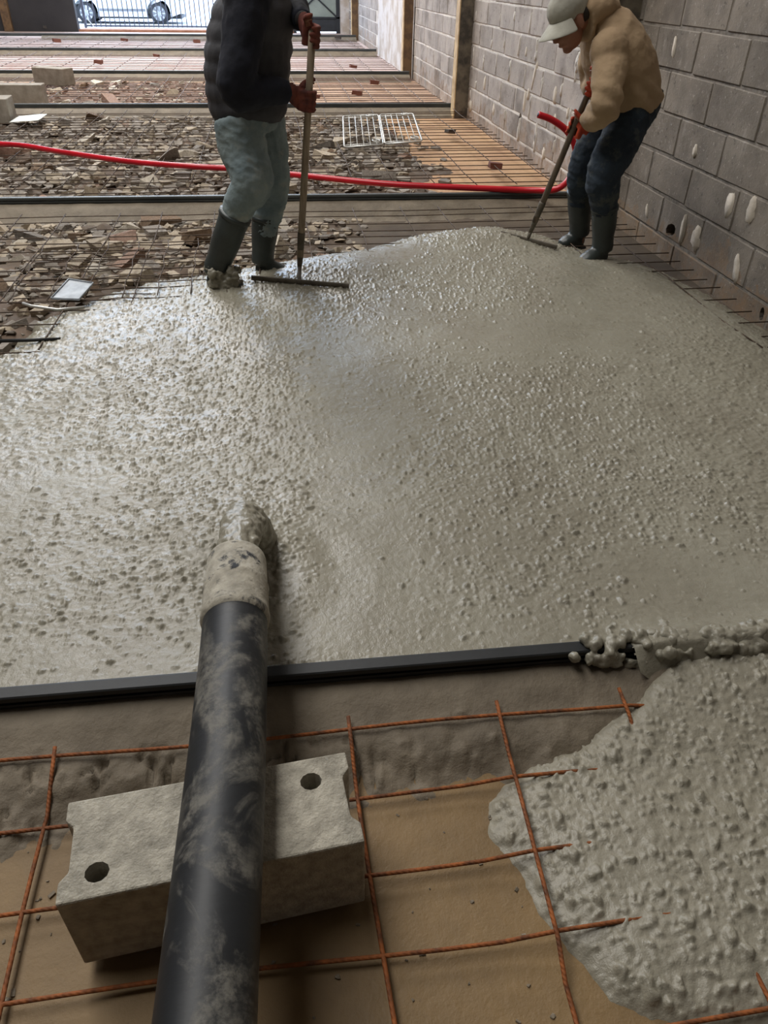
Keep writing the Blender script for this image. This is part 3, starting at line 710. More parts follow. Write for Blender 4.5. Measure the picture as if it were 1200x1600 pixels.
def hull(seed, flat, n=13):
    r = random.Random(seed); bm = bmesh.new()
    for k in range(n):
        v = Vector((r.gauss(0, 1), r.gauss(0, 1), r.gauss(0, 1))).normalized()
        c = Vector((max(-.62, min(.62, v.x)), max(-.62, min(.62, v.y)), max(-.62, min(.62, v.z))))   # blocky
        bm.verts.new((c.x*1.25*r.uniform(.8, 1.1), c.y*r.uniform(.8, 1.1), c.z*flat))
    res = bmesh.ops.convex_hull(bm, input=bm.verts)
    bmesh.ops.delete(bm, geom=[g for g in res['geom_interior'] if isinstance(g, bmesh.types.BMVert)], context='VERTS')
    me = bpy.data.meshes.new('rubble_chunk'); bm.to_mesh(me); bm.free(); return me
SH = [hull(900+k, .75 if k % 2 else .5) for k in range(9)]
def brickish(seed):
    r = random.Random(seed); V, F = box(-1, 1, -.5, .5, -.32, .32)
    return mk_mesh('rubble_chunk', [(x+r.uniform(-.12, .12), y+r.uniform(-.08, .08), z+r.uniform(-.05, .05)) for x, y, z in V], F)
SH += [brickish(k) for k in range(4)]
SHM = {}
for k, s in enumerate(SH):
    for j, m in enumerate(STONE):
        c = s.copy(); c.materials.append(m); SHM[k, j] = c
def chunk(x, y, z, s, label, group, wts):
    k = random.randrange(len(SH)); j = random.choices(range(5), wts)[0]
    o = new_obj('rubble_chunk', SHM[k, j]); o.location = (x, y, z+s*.22); o.scale = (s*random.uniform(.8, 1.2), s*random.uniform(.8, 1.1), s*random.uniform(.7, 1.1))
    o.rotation_euler = (random.gauss(0, .22), random.gauss(0, .22), random.uniform(0, 6.28)); big = 'large ' if s > .10 else ('medium ' if s > .068 else 'small ')
    tag(o, big+('beige', 'grey', 'brown', 'pinkish', 'pale cream')[j]+(' angular stone chunk ' if k < 9 else ' slab-shaped stone piece ')+label, 'rubble', group)
def scatter(n, x0, x1, y0, y1, hf, mask, s0, s1, label, group, wts, sep):
    pts = []; tries = 0
    while len(pts) < n and tries < n*60:
        tries += 1; x = random.uniform(x0, x1); y = random.uniform(y0, y1)
        if random.random() > mask(np.array([x]), np.array([y]))[0]: continue
        s = s0+(s1-s0)*random.random()**2.2
        if any((x-a)**2+(y-b)**2 < (sep*(s+c))**2 for a, b, c in pts): continue
        pts.append((x, y, s))
        chunk(x, y, hf(x, y)-.004, s, label, group, wts)
scatter(105, -1.75, .5, 3.0, 5.2, h2, m2, .045, .12, 'in the rubble left of the workers', 'rubble chunks before the second rail', (5, 4, 2, 2, 4), .52)
scatter(125, -2.6, 1.3, 5.72, 9.3, h3, m3, .06, .155, 'in the rubble around the red hose', 'rubble chunks around the red hose', (4, 5, 2, 1, 4), .5)
scatter(64, -3.2, .6, 10.1, 12.7, h4, m4, .06, .14, 'in the reddish rubble beside the grey blocks', 'rubble pieces beside the grey blocks', (3, 2, 2, 4, 3), .5)
def gravel(n, x0, x1, y0, y1, hf, mask, s0, s1, mat, label, seed):
    r = random.Random(seed); parts = []; k = 0
    base = [(np.array([v.co[:] for v in s.vertices]), [tuple(p.vertices) for p in s.polygons]) for s in SH]
    V = []; F = []
    while k < n:
        x = r.uniform(x0, x1); y = r.uniform(y0, y1); k += 1
        if r.random() > mask(np.array([x]), np.array([y]))[0]: continue
        b, f = base[r.randrange(len(base))]; s = r.uniform(s0, s1); a = r.uniform(0, 6.28); c, sn = math.cos(a), math.sin(a)
        R = np.array([[c, -sn, 0], [sn, c, 0], [0, 0, 1]]); T = r.uniform(-.6, .6); R2 = np.array([[1, 0, 0], [0, math.cos(T), -math.sin(T)], [0, math.sin(T), math.cos(T)]])
        P = (b*s)@(R@R2).T+np.array([x, y, hf(x, y)+s*.3]); o = len(V); V += list(P); F += [tuple(i+o for i in q) for q in f]
    tag(obj('rubble_fragments', V, F, mat), label, 'rubble', kind='stuff')
gravel(1300, -2.2, .6, 2.9, 5.25, h2, m2, .014, .042, STONE[1], 'small grey stone fragments between the chunks left of the workers', 1)
gravel(800, -2.2, .6, 2.9, 5.25, h2, m2, .014, .048, STONE[0], 'small beige stone fragments between the chunks left of the workers', 2)
gravel(1900, -3.0, 1.7, 5.7, 9.4, h3, m3, .02, .065, STONE[1], 'small grey stone fragments around the red hose', 3)
gravel(1000, -3.0, 1.7, 5.7, 9.4, h3, m3, .02, .065, STONE[0], 'small beige stone fragments around the red hose', 4)
gravel(700, -4.2, 1.0, 10, 12.8, h4, m4, .02, .05, STONE[3], 'small pinkish fragments beside the grey blocks', 5)
gravel(300, -4.2, 1.0, 10, 12.8, h4, m4, .02, .05, STONE[4], 'small whitish fragments beside the grey blocks', 6)

flat = lambda x, y: .0
def mfg(x, y): return np.where((poly_sdf(x, y, pile_poly) < .03)&(fbm(x*4, y*4, 12) > .42), .9, .12)
gravel(330, -.9, .62, .2, .93, flat, mfg, .0022, .0065, M['mortar_bed'], 'tiny mortar crumbs scattered on the tan floor in the foreground', 7)

# loose brick pieces on the swept floors
def piece(px, py, s, label, m='brickred', z0=.0):
    p = PZ(px, py, .03); k = random.randrange(9, 13); me = SH[k].copy(); me.materials.append(M[m]); me.name = 'brick_piece'
    o = new_obj('brick_piece', me); o.location = (p[0], p[1], .06+s*.3); s *= .78; o.scale = (s*.8, s*1.1, s); o.rotation_euler = (0, .1, random.uniform(-.6, .6))
    tag(o, label, 'brick piece')
piece(773, 270, .085, 'dark red brick piece on the tan floor near the red hose')
piece(703, 214, .07, 'small dark stone on the tan floor right of the wire rack', 'darkwall')
piece(558, 153, .10, 'red brick piece on the bare floor just beyond the wire rack')
piece(585, 136, .10, 'brownish brick piece nearer the wall beyond the wire rack')
piece(494, 158, .08, 'reddish brick bit beside the rake handle')
piece(155, 103, .10, 'reddish brick piece on the pink floor right of the pale block')
piece(245, 92, .08, 'small reddish brick piece on the pink floor left of the worker in the vest')
piece(90, 69, .12, 'reddish brick piece on the pale floor near the dark far wall')
piece(195, 67, .10, 'pinkish brick piece on the pale floor below the parked car')
piece(308, 70, .12, 'pinkish brick piece beside the vest of the left worker')
piece(73, 47, .12, 'dark lump at the foot of the dark far wall', 'darkwall')
piece(552, 110, .09, 'pale brick bit at the foot of the brown column')
piece(528, 63, .12, 'dark brick piece on the far floor before the grey gate leaf', 'darkwall')

# ------------------------------------------------------------------ loose concrete blocks at the left
def cblock(c, dims, rz, label):
    V, F = box(-dims[0]/2, dims[0]/2, -dims[1]/2, dims[1]/2, 0, dims[2]); me = bevelled(V, F, .008, M['cblock_far'], 'concrete_block', 2)
    o = new_obj('concrete_block', me); o.location = c; o.rotation_euler = (0, 0, rz); tag(o, label, 'block')
cblock((-2.83, 11.95, .075), (.50, .22, .20), -.5, 'pale concrete block lying askew, farthest of the three at the left')
cblock((-2.92, 10.22, .06), (.72, .20, .21), -.02, 'grey concrete block seen flat on, middle of the three at the left')
cblock((-2.86, 8.98, .065), (.50, .30, .22), .05, 'grey concrete block at the left edge, nearest of the three')
gx, gy = np.meshgrid(np.linspace(-2.56, -2.28, 8), np.linspace(8.62, 9.0, 8))
sh = bpy.data.meshes.new('s'); me = grid_mesh('torn_sheet', gx, gy, .105+.03*(gx+2.5)*4*.5+.02*fbm(gx*6, gy*6, 3), None, M['paper'])
me = evaluated(me, [('SOLIDIFY', dict(thickness=.004))]); me.name = 'torn_sheet'
tag(new_obj('torn_sheet', me), 'white torn sheet lying beside the nearest left block', 'sheet')

# ------------------------------------------------------------------ red hose
rp = [(-4.2, 7.6, .13), (-3.2, 7.15, .14), tuple(PZ(0, 225, .17)), tuple(PZ(100, 238, .17)), tuple(PZ(200, 252, .16)), tuple(PZ(300, 260, .16)), tuple(PZ(370, 264, .15)), tuple(PZ(460, 273, .15)), tuple(PZ(600, 287, .15)), tuple(PZ(720, 293, .15)), tuple(PZ(825, 297, .15)),
      tuple(PY(868, 296, 5.16)), tuple(PY(890, 278, 5.17)), tuple(PY(899, 250, 5.18)), tuple(PY(897, 225, 5.18)), tuple(PY(884, 203, 5.18)), tuple(PY(862, 187, 5.18)), tuple(PY(841, 179, 5.18))]
path = smooth_path(rp, 8); rh = empty('red_hose', (0, 5.8, 0)); V, F = loft(path, [.0205]*len(path), 14); obj('hose_tube', V, F, M['redhose'], rh, True)
tp = path[-1]; tv = path[-1]-path[-3]; tv /= np.linalg.norm(tv); V, F = loft([tp-tv*.004, tp+tv*.002], [.014, .014], 12); obj('bore_shade_disc', V, F, M['black'], rh, True)  # black disc on the closed tube end paints the shade of the bore
tag(rh, 'bright red hose running across the bay and curling up by the right worker', 'hose')

# ------------------------------------------------------------------ wire rack
def wire_rack():
    A = PY(538, 231, 7.15); B = PY(660, 221, 7.2); Cc = PY(536, 181, 7.85); D = PY(645, 177, 7.9)
    P = lambda u, v: A*(1-u)*(1-v)+B*u*(1-v)+Cc*(1-u)*v+D*u*v
    e = empty('wire_rack', P(.5, .5))
    for (a, b) in ((0, .5), (.52, 1)):
        pts = [P(a+.02, .01), P(b-.02, .01), P(b, .05), P(b, .5), P(b, .95), P(b-.02, .99), P(a+.02, .99), P(a, .95), P(a, .5), P(a, .05), P(a+.02, .01)]
        obj('frame', *loft(pts, [.008]*len(pts), 8), M['wire'], e, True)
        for k in range(1, 6):
            u = a+(b-a)*k/6; obj('wire', *loft([P(u, .02), P(u, .98)], [.0042]*2, 6), M['wire'], e, True)
        for v in (.07, .93):
            obj('cross_wire', *loft([P(a+.01, v), P(b-.01, v)], [.0045]*2, 6), M['wire'], e, True)
        for (u, v) in ((b-.09, .1), (b-.12, .93)):
            c = P(u, v)+np.array([0, 0, .012]); pts = [c+np.array([.034*math.cos(t), .05*math.sin(t), 0]) for t in np.linspace(0, 2*math.pi, 13)]
            obj('hook', *loft(pts, [.006]*13, 6), M['wire'], e, True)
    tag(e, 'bright folding wire rack lying on the rubble before the third rail', 'rack')
    V, F = box(-.34, .34, -.36, .36, .0, .02); c = P(.5, .5)
wire_rack()
# ------------------------------------------------------------------ metal tray on rubble
e = empty('metal_tray', PZ(110, 462, .115))
a, b, c, d = PZ(80, 468, .115), PZ(124, 470, .115), PZ(146, 444, .13), PZ(108, 438, .13)
V = [a, b, c, d]; V = [v+np.array([0, 0, .004]) for v in V]+list(V); obj('plate', V, [(0, 1, 2, 3), (7, 6, 5, 4), (0, 4, 5, 1), (1, 5, 6, 2), (2, 6, 7, 3), (3, 7, 4, 0)], M['zinc'], e)
for p, q in ((a, b), (b, c), (c, d), (d, a)):
    obj('rim', *loft([p+np.array([0, 0, .008]), q+np.array([0, 0, .008])], [.003]*2, 6), M['zinc'], e, True)
tag(e, 'small flat galvanised metal tray lying on the rubble by the concrete edge', 'tray')
tag(obj('metal_tube', *loft([PZ(36, 474, .11), PZ(48, 478, .11), PZ(90, 484, .10), PZ(132, 480, .10)], [.007]*4, 8), M['wire'], None, True), 'thin bent grey tube in front of the metal tray', 'tube')
tag(obj('dark_rod', *loft([PZ(-10, 533, .10), PZ(95, 530, .10)], [.008]*2, 8), M['rail'], None, True), 'dark steel rod poking over the concrete at the left edge', 'rod')

# ------------------------------------------------------------------ people
def cl(name, parts, mat, e, amp=.008, fr=14, vox=.009, sm=5, seed=0, extra=None):
    return fused(name, parts, mat, e, vox, sm, lambda c: amp*(n3(c*fr, seed)-.5)*2+(extra(c) if extra else 0))
def unit(v): v = np.array(v, float); return v/np.linalg.norm(v)
def grip(Cc, A, Pd, wrist, hr, k=1.0, flip=1):
    """hand closed on a handle: axis A, point Cc on it, palm on the side Pd; four finger arcs, thumb the other way, palm to the wrist"""
    A = unit(A); Pd = unit(np.array(Pd)-np.dot(Pd, A)*A); Q = np.cross(A, Pd)*flip; Cc = np.array(Cc, float); wrist = np.array(wrist, float)
    parts = []; R = hr+.0085*k
    lens = (3.6, 3.9, 3.8, 3.3)
    for i in range(4):
        c = Cc+A*(1.5-i)*.0205*k
        ts = np.linspace(.15, lens[i], 7)
        pts = [c+(R+(.006 if j < 2 else 0))*(math.cos(t)*Pd+math.sin(t)*Q) for j, t in enumerate(ts)]
        parts.append(loft(pts, [.0102*k, .0105*k, .0098*k, .0098*k, .0088*k, .0085*k, .007*k], 9))
        parts.append(ball(pts[-1], .007*k, 8, 6)); parts.append(ball(pts[1], .0112*k, 8, 6))
    c0 = Cc+A*.042*k; ts = np.linspace(.2, -2.4, 6)
    pts = [c0+A*.006*j*k+(R+.004)*(math.cos(t)*Pd+math.sin(t)*Q) for j, t in enumerate(ts)]
    parts.append(loft(pts, [.0135*k, .013*k, .0115*k, .011*k, .010*k, .008*k], 9)); parts.append(ball(pts[-1], .008*k, 8, 6))
    pc = Cc+Pd*(R+.010)
    parts.append(loft([pc+A*.038*k, pc+A*.015*k, pc-A*.015*k, pc-A*.036*k], [(.015*k, .026*k)]*4, 12, ref=Pd))
    w = unit(wrist-pc)
    parts.append(loft([pc, pc+(wrist-pc)*.5, wrist, wrist+w*.02], [(.036*k, .018*k), (.036*k, .021*k), (.030*k, .024*k), (.029*k, .024*k)], 12, ref=A))
    return parts
def head_parts(c, fwd, up):
    f = unit(fwd); u = unit(np.array(up)-np.dot(up, f)*f); s = np.cross(u, f); c = np.array(c, float); R = np.stack([f, s, u], 1)
    q = lambda a, b, d: c+f*a+s*b+u*d
    parts = [ball(q(-.015, 0, .03), (.098, .076, .088), 18, 12, R), ball(q(.028, 0, -.045), (.062, .058, .07), 14, 10, R), ball(q(.062, 0, -.095), (.026, .030, .02), 12, 8, R),
             loft([q(.082, 0, .018), q(.098, 0, -.012), q(.108, 0, -.03), q(.09, 0, -.038)], [.010, .012, .014, .010], 10),
             ball(q(.085, 0, -.064), (.014, .026, .009), 10, 8, R), ball(q(.078, 0, .028), (.018, .055, .012), 12, 8, R),
             ball(q(-.005, .076, -.012), (.020, .010, .032), 10, 8, R), ball(q(-.005, -.076, -.012), (.020, .010, .032), 10, 8, R)]
    return parts, q, R
def boot(name, top, ankle, heel, toe, mat, e, r=.068):
    top, ankle, heel, toe = [np.array(v, float) for v in (top, ankle, heel, toe)]
    mid = top*.5+ankle*.5; ax = unit(toe-heel); up = np.array([0, 0, 1.])
    sh = loft([top+unit(top-ankle)*.0, top*.97+ankle*.03, mid, ankle*.85+top*.15, ankle, ankle*.5+heel*.5], [r, r*.99, r*.93, r*.82, r*.84, r*.8], 18)
    ft = loft([heel-ax*.03, heel, heel*.7+toe*.3, heel*.4+toe*.6, heel*.12+toe*.88, toe+ax*.02], [(.03, .03), (.052, .042), (.060, .042), (.048, .047), (.036, .046), (.018, .026)], 16, ref=up)
    b = cl(name, [sh, ft], mat, e, .003, 18, .008, 4, 3)
    rim = loft([top-unit(top-ankle)*.012, top+unit(top-ankle)*.008], [r*1.04, r*1.04], 20)
    o = obj('boot_rim', *rim, mat, b, True)
    so = loft([heel-ax*.035-up*.042, heel*.5+toe*.5-up*.040, toe+ax*.022-up*.034], [(.012, .042), (.012, .046), (.010, .034)], 14, ref=up)
    obj('sole', *so, M['black'], b, True)
    return b
def jfold(c):                               # creases across the cloth
    n = n3(c*np.array([9., 9., 34.])+c[:, :1]*12, 21); return .011*(.5-np.abs(2*n-1)**.7)*.9

# --- worker in the dark vest
w1 = empty('person', (-.15, 3.8, .06))
rb1 = np.array([.094, 3.72, .10]); rt1 = PY(488, 50, 3.62); ax1 = unit(rt1-rb1)
def on1(t): return rb1+(rt1-rb1)*t
hn1 = on1(.765); hf1 = on1(.985)
nsh, nel, nwr = np.array([-.055, 3.60, 1.265]), np.array([-.13, 3.51, .965]), hn1+np.array([-.075, -.012, .035])
fsh, fel, fwr = np.array([.01, 3.98, 1.30]), np.array([.12, 4.03, 1.245]), hf1+np.array([-.03, .07, .05])
spine1 = [(-.095, 3.8, .80), (-.09, 3.8, .90), (-.08, 3.8, 1.0), (-.045, 3.8, 1.15), (-.01, 3.8, 1.27), (.03, 3.8, 1.34)]
nleg = [(-.135, 3.72, .82), (-.125, 3.68, .71), (-.10, 3.625, .60), (-.14, 3.63, .52), (-.19, 3.645, .44), (-.25, 3.66, .32), (-.305, 3.68, .2)]
fleg = [(-.035, 3.88, .82), (-.02, 3.89, .68), (-.012, 3.90, .52), (-.04, 3.915, .40), (-.053, 3.92, .34), (-.07, 3.925, .22), (-.085, 3.93, .13)]
hd1, q1, R1 = head_parts((.13, 3.80, 1.50), (.88, -.1, -.45), (.45, 0, .88))
body = [loft(spine1, [(.11, .13), (.12, .135), (.125, .14), (.12, .15), (.10, .16), (.06, .08)], 18, ref=(1, 0, 0)),
        loft([(.02, 3.8, 1.32), (.06, 3.8, 1.39), (.11, 3.8, 1.46)], [.06, .055, .055], 12),
        loft(nleg, [.085, .08, .06, .052, .05, .042, .036], 12), loft(fleg, [.085, .08, .06, .05, .05, .042, .036], 12),
        loft([(-.305, 3.68, .2), (-.32, 3.69, .15), (-.22, 3.66, .11)], [.036, .04, .026], 10), loft([(-.085, 3.93, .13), (-.08, 3.93, .10), (.03, 3.91, .075)], [.036, .04, .026], 10),
        loft([nsh, nel, nwr], [.042, .038, .028], 12), loft([fsh, fel, fwr], [.042, .038, .028], 12), loft([nsh+np.array([0, .02, 0]), (-.02, 3.8, 1.28), fsh], [.042, .07, .042], 12)]+hd1
body += grip(hn1, ax1, (-1, -.15, .25), nwr, .0165, .9)+grip(hf1, ax1, (-.4, .9, .2), fwr, .0165, .9, -1)
fused('body', body, M['skin'], w1, .0075, 3)
quilt = lambda c: .007*np.abs(np.sin(c[:, 2]*math.pi/.075))-.004
cl('vest', [loft([(-.105, 3.8, .835), (-.10, 3.8, .87), (-.085, 3.8, .97), (-.07, 3.8, 1.06), (-.045, 3.8, 1.16), (-.015, 3.8, 1.26), (.02, 3.8, 1.34), (.04, 3.8, 1.37)],
        [(.158, .185), (.172, .195), (.190, .205), (.188, .21), (.175, .215), (.150, .215), (.10, .15), (.075, .085)], 26, ref=(1, 0, 0)),
        loft([(-.105, 3.8, .83), (-.105, 3.8, .85)], [(.15, .18)]*2, 24, ref=(1, 0, 0)), loft([(.03, 3.8, 1.35), (.055, 3.8, 1.42)], [.078, .072], 18)], M['vest'], w1, .012, 9, .010, 4, 1, quilt)
sl = cl('sleeve', [loft(smooth_path([nsh+np.array([.0, .03, .02]), nsh*.5+nel*.5, nel, nel*.45+nwr*.55, nwr*.93+nel*.07], 5), list(np.interp(np.linspace(0, 1, 21), [0, .25, .5, .8, 1], [.098, .086, .074, .058, .046])), 16), ball(nel, .07), ball(nsh+np.array([.0, .02, .0]), .094), loft([nsh, (-.02, 3.74, 1.29)], [.09, .085], 16)], M['navy'], w1, .010, 16, .009, 4, 2)
cl('sleeve', [loft(smooth_path([fsh, fel, fel*.45+fwr*.55, fwr*.95+fel*.05], 5), list(np.interp(np.linspace(0, 1, 16), [0, .35, .75, 1], [.088, .072, .056, .044])), 16), ball(fel, .068), ball(fsh, .09)], M['navy'], w1, .010, 16, .009, 4, 4)
g = cl('glove', grip(hn1, ax1, (-1, -.15, .25), nwr, .0175, 1.08), M['glove'], w1, .001, 30, .005, 2, 5)
obj('cuff', *loft([nwr*.9+nel*.1, nwr*1.02-nel*.02], [.034, .033], 16), M['glove'], g, True)
g = cl('glove', grip(hf1, ax1, (-.4, .9, .2), fwr, .0175, 1.08, -1), M['glove'], w1, .001, 30, .005, 2, 6)
obj('cuff', *loft([fwr*.9+fel*.1, fwr*1.02-fel*.02], [.034, .033], 16), M['glove_dark'], g, True)
cl('jeans', [loft([(-.10, 3.8, .92), (-.095, 3.8, .84), (-.085, 3.8, .77)], [(.150, .178), (.152, .18), (.115, .165)], 22, ref=(1, 0, 0)),
             loft(smooth_path(nleg[:5]+[(-.21, 3.65, .40)], 4), list(np.interp(np.linspace(0, 1, 21), [0, .2, .42, .6, .8, 1], [.112, .106, .092, .078, .068, .058])), 18),
             loft(smooth_path(fleg[:5]+[(-.06, 3.92, .28)], 4), list(np.interp(np.linspace(0, 1, 21), [0, .2, .42, .6, .8, 1], [.108, .10, .082, .074, .066, .056])), 18)], M['denim'], w1, .012, 11, .008, 3, 7, jfold)
b = boot('boot', (-.188, 3.645, .445), (-.302, 3.68, .20), (-.325, 3.69, .135), (-.205, 3.66, .105), M['rubber'], w1, .074)
lump = [ball((-.335+.15*random.random(), 3.665+random.uniform(-.06, .04), .07+random.random()*.13), random.uniform(.016, .034), 10, 8) for k in range(26)]
fused('clinging_concrete', lump+[ball((-.275, 3.665, .12), (.082, .062, .065)), ball((-.31, 3.68, .19), (.055, .055, .05))], M['wet'], b, .005, 1, lambda c: .026*(n3(c*75, 3)-.5)+.014*(n3(c*30, 8)-.5))
boot('boot', (-.053, 3.92, .365), (-.083, 3.93, .16), (-.095, 3.93, .10), (.04, 3.91, .085), M['rubber'], w1, .070)
hair = cl('hair', [ball(q1(-.03, 0, .055), (.088, .08, .075), 16, 10, R1)], M['hair'], w1, .006, 50, .006, 2, 8)
for s in (-1, 1): obj('eye', *ball(q1(.080, .03*s, .008), .012, 10, 8), M['eye'], w1, True)
tag(w1, 'worker in dark quilted vest and pale jeans stepping through the concrete, raking', 'person')

# --- worker in the tan hoodie
w2 = empty('person', (1.78, 4.12, .06))
rb2 = PY(825, 372, 4.20); hn2 = PY(897, 199, 4.05); ax2 = unit(hn2-rb2); hf2 = hn2+ax2*.20; rt2 = hn2+ax2*.30
nsh, nel, nwr = np.array([1.60, 3.90, 1.085]), np.array([1.60, 3.815, .86]), hn2+np.array([.055, -.04, .035])
fsh, fel, fwr = np.array([1.68, 4.28, 1.10]), np.array([1.74, 4.36, .91]), hf2+np.array([.06, .05, .0])
spine2 = [(1.84, 4.1, .78), (1.835, 4.1, .86), (1.795, 4.1, .95), (1.70, 4.1, 1.08), (1.63, 4.1, 1.165), (1.57, 4.09, 1.215)]
nleg = [(1.825, 4.02, .80), (1.76, 3.97, .67), (1.70, 3.935, .55), (1.725, 3.955, .44), (1.753, 3.97, .36), (1.775, 3.98, .24), (1.788, 3.99, .13)]
fleg = [(1.80, 4.19, .80), (1.73, 4.2, .63), (1.685, 4.2, .49), (1.70, 4.23, .41), (1.715, 4.25, .36), (1.745, 4.28, .23), (1.771, 4.3, .13)]
hd2, q2, R2 = head_parts((1.445, 4.05, 1.195), (-.80, -.22, -.56), (-.5, 0, .85))
body = [loft(spine2, [(.11, .14), (.115, .14), (.12, .145), (.12, .16), (.10, .15), (.06, .07)], 18, ref=(1, 0, .4)),
        loft([(1.59, 4.09, 1.20), (1.53, 4.07, 1.215), (1.47, 4.055, 1.20)], [.06, .055, .055], 12),
        loft(nleg, [.085, .075, .06, .052, .05, .042, .036], 12), loft(fleg, [.085, .075, .06, .05, .05, .042, .036], 12),
        loft([(1.788, 3.99, .13), (1.79, 3.99, .10), (1.69, 3.955, .085)], [.036, .04, .026], 10), loft([(1.771, 4.3, .13), (1.775, 4.3, .10), (1.68, 4.28, .085)], [.036, .04, .026], 10),
        loft([nsh, nel, nwr], [.038, .036, .028], 12), loft([fsh, fel, fwr], [.038, .036, .028], 12), loft([nsh+np.array([.02, .03, 0]), (1.67, 4.1, 1.11), fsh+np.array([.02, -.03, 0])], [.036, .075, .036], 12)]+hd2
body += grip(hn2, ax2, (.8, -.55, .1), nwr, .0175, .9)+grip(hf2, ax2, (.6, .8, 0), fwr, .0175, .9, -1)
fused('body', body, M['skin'], w2, .0065, 2)
folds = lambda c: .006*np.sin(c[:, 2]*70+c[:, 0]*45+6*n3(c*6, 4))*sstep(1.02, .88, c[:, 2])+jfold(c)*.4
hood = cl('hoodie', [loft([(1.835, 4.1, .815), (1.828, 4.1, .85), (1.805, 4.1, .91), (1.765, 4.1, .99), (1.70, 4.1, 1.085), (1.64, 4.1, 1.16), (1.585, 4.09, 1.205), (1.55, 4.08, 1.225)],
        [(.160, .178), (.166, .19), (.168, .20), (.165, .215), (.152, .22), (.125, .19), (.088, .11), (.078, .08)], 26, ref=(1, 0, .45)),
        loft(smooth_path([nsh+np.array([.06, .09, .01]), nsh*.5+nel*.5, nel, nel*.45+nwr*.55, nwr*.95+nel*.05], 5), list(np.interp(np.linspace(0, 1, 21), [0, .25, .5, .8, 1], [.09, .080, .072, .060, .046])), 16), ball(nel, .070), ball(nsh+np.array([.02, .04, .0]), .095), ball(fsh+np.array([.02, -.04, 0]), .095),
        loft(smooth_path([fsh+np.array([.03, -.05, .02]), fsh*.5+fel*.5, fel, fel*.45+fwr*.55, fwr*.95+fel*.05], 5), list(np.interp(np.linspace(0, 1, 21), [0, .25, .5, .8, 1], [.105, .09, .076, .06, .046])), 16), ball(fel, .07)],
        M['hoodie'], w2, .010, 10, .009, 4, 11, folds)
ho = cl('hood', [loft([(1.66, 4.1, 1.245), (1.60, 4.09, 1.25), (1.545, 4.08, 1.235), (1.515, 4.07, 1.205)], [(.045, .08), (.075, .115), (.088, .112), (.085, .098)], 18, ref=(0, 0, 1)), loft([(1.52, 4.065, 1.20), (1.505, 4.06, 1.195)], [.096, .094], 20)], M['hoodie'], hood, .009, 16, .008, 3, 12)
g = cl('glove', grip(hn2, ax2, (.8, -.55, .1), nwr, .0185, 1.1), M['glove2'], w2, .001, 30, .005, 2, 13)
obj('cuff', *loft([nwr*.9+nel*.1, nwr*1.02-nel*.02], [.034, .034], 16), M['glove2'], g, True)
cl('glove', grip(hf2, ax2, (.6, .8, 0), fwr, .0185, 1.1, -1), M['glove2'], w2, .001, 30, .005, 2, 14)
cl('jeans', [loft([(1.84, 4.1, .90), (1.845, 4.1, .83), (1.82, 4.1, .75)], [(.148, .17), (.152, .175), (.12, .165)], 22, ref=(1, 0, .3)),
             loft(smooth_path(nleg[:5]+[(1.76, 3.975, .31)], 4), list(np.interp(np.linspace(0, 1, 21), [0, .2, .42, .6, .8, 1], [.112, .102, .09, .075, .068, .058])), 18),
             loft(smooth_path(fleg[:5]+[(1.72, 4.255, .31)], 4), list(np.interp(np.linspace(0, 1, 21), [0, .2, .42, .6, .8, 1], [.108, .098, .08, .072, .066, .056])), 18)], M['denim2'], w2, .012, 11, .008, 3, 15, jfold)
boot('boot', (1.752, 3.97, .365), (1.788, 3.99, .16), (1.79, 3.99, .105), (1.675, 3.955, .09), M['rubber2'], w2, .070)
boot('boot', (1.712, 4.248, .385), (1.765, 4.295, .16), (1.77, 4.3, .10), (1.665, 4.275, .09), M['rubber2'], w2, .072)
crown = [ball(q2(-.015, 0, .055), (.104, .088, .086), 20, 12, R2)]
cp = cl('cap', crown, M['cap'], w2, .004, 26, .006, 3, 16)
# brim: curved sheet reaching out over the eyes
V = []; F = []; n = 13
for r in range(5):
    for k in range(n):
        a = math.radians(-72+144*k/(n-1)); rad = .085+.085*(r/4)*math.cos(a*.9); V.append(q2(rad*math.cos(a), .98*rad*math.sin(a)*(.082/.085), .038-.030*(r/4)-.030*math.sin(a)**2*(.4+r/4)))
for r in range(4):
    for k in range(n-1): i = r*n+k; F.append((i, i+1, i+n+1, i+n))
me = evaluated(mk_mesh('brim', V, F), [('SOLIDIFY', dict(thickness=.006)), ('SUBSURF', dict(levels=1))]); me.transform(Matrix.Translation(-parent_world(cp))); me.materials.clear(); me.materials.append(M['cap'])
me.polygons.foreach_set('use_smooth', [True]*len(me.polygons)); new_obj('brim', me, cp)
obj('button', *ball(q2(-.015, 0, .140), .009, 8, 6), M['cap'], cp, True)
cl('hair', [ball(q2(-.055, 0, .0), (.055, .080, .05), 14, 10, R2)], M['hair'], w2, .004, 60, .006, 2, 17)
for s in (-1, 1): obj('eye', *ball(q2(.080, .03*s, .008), .011, 10, 8), M['eye'], w2, True)
tag(w2, 'worker in tan hoodie and pale cap bending over a rake by the block wall', 'person')

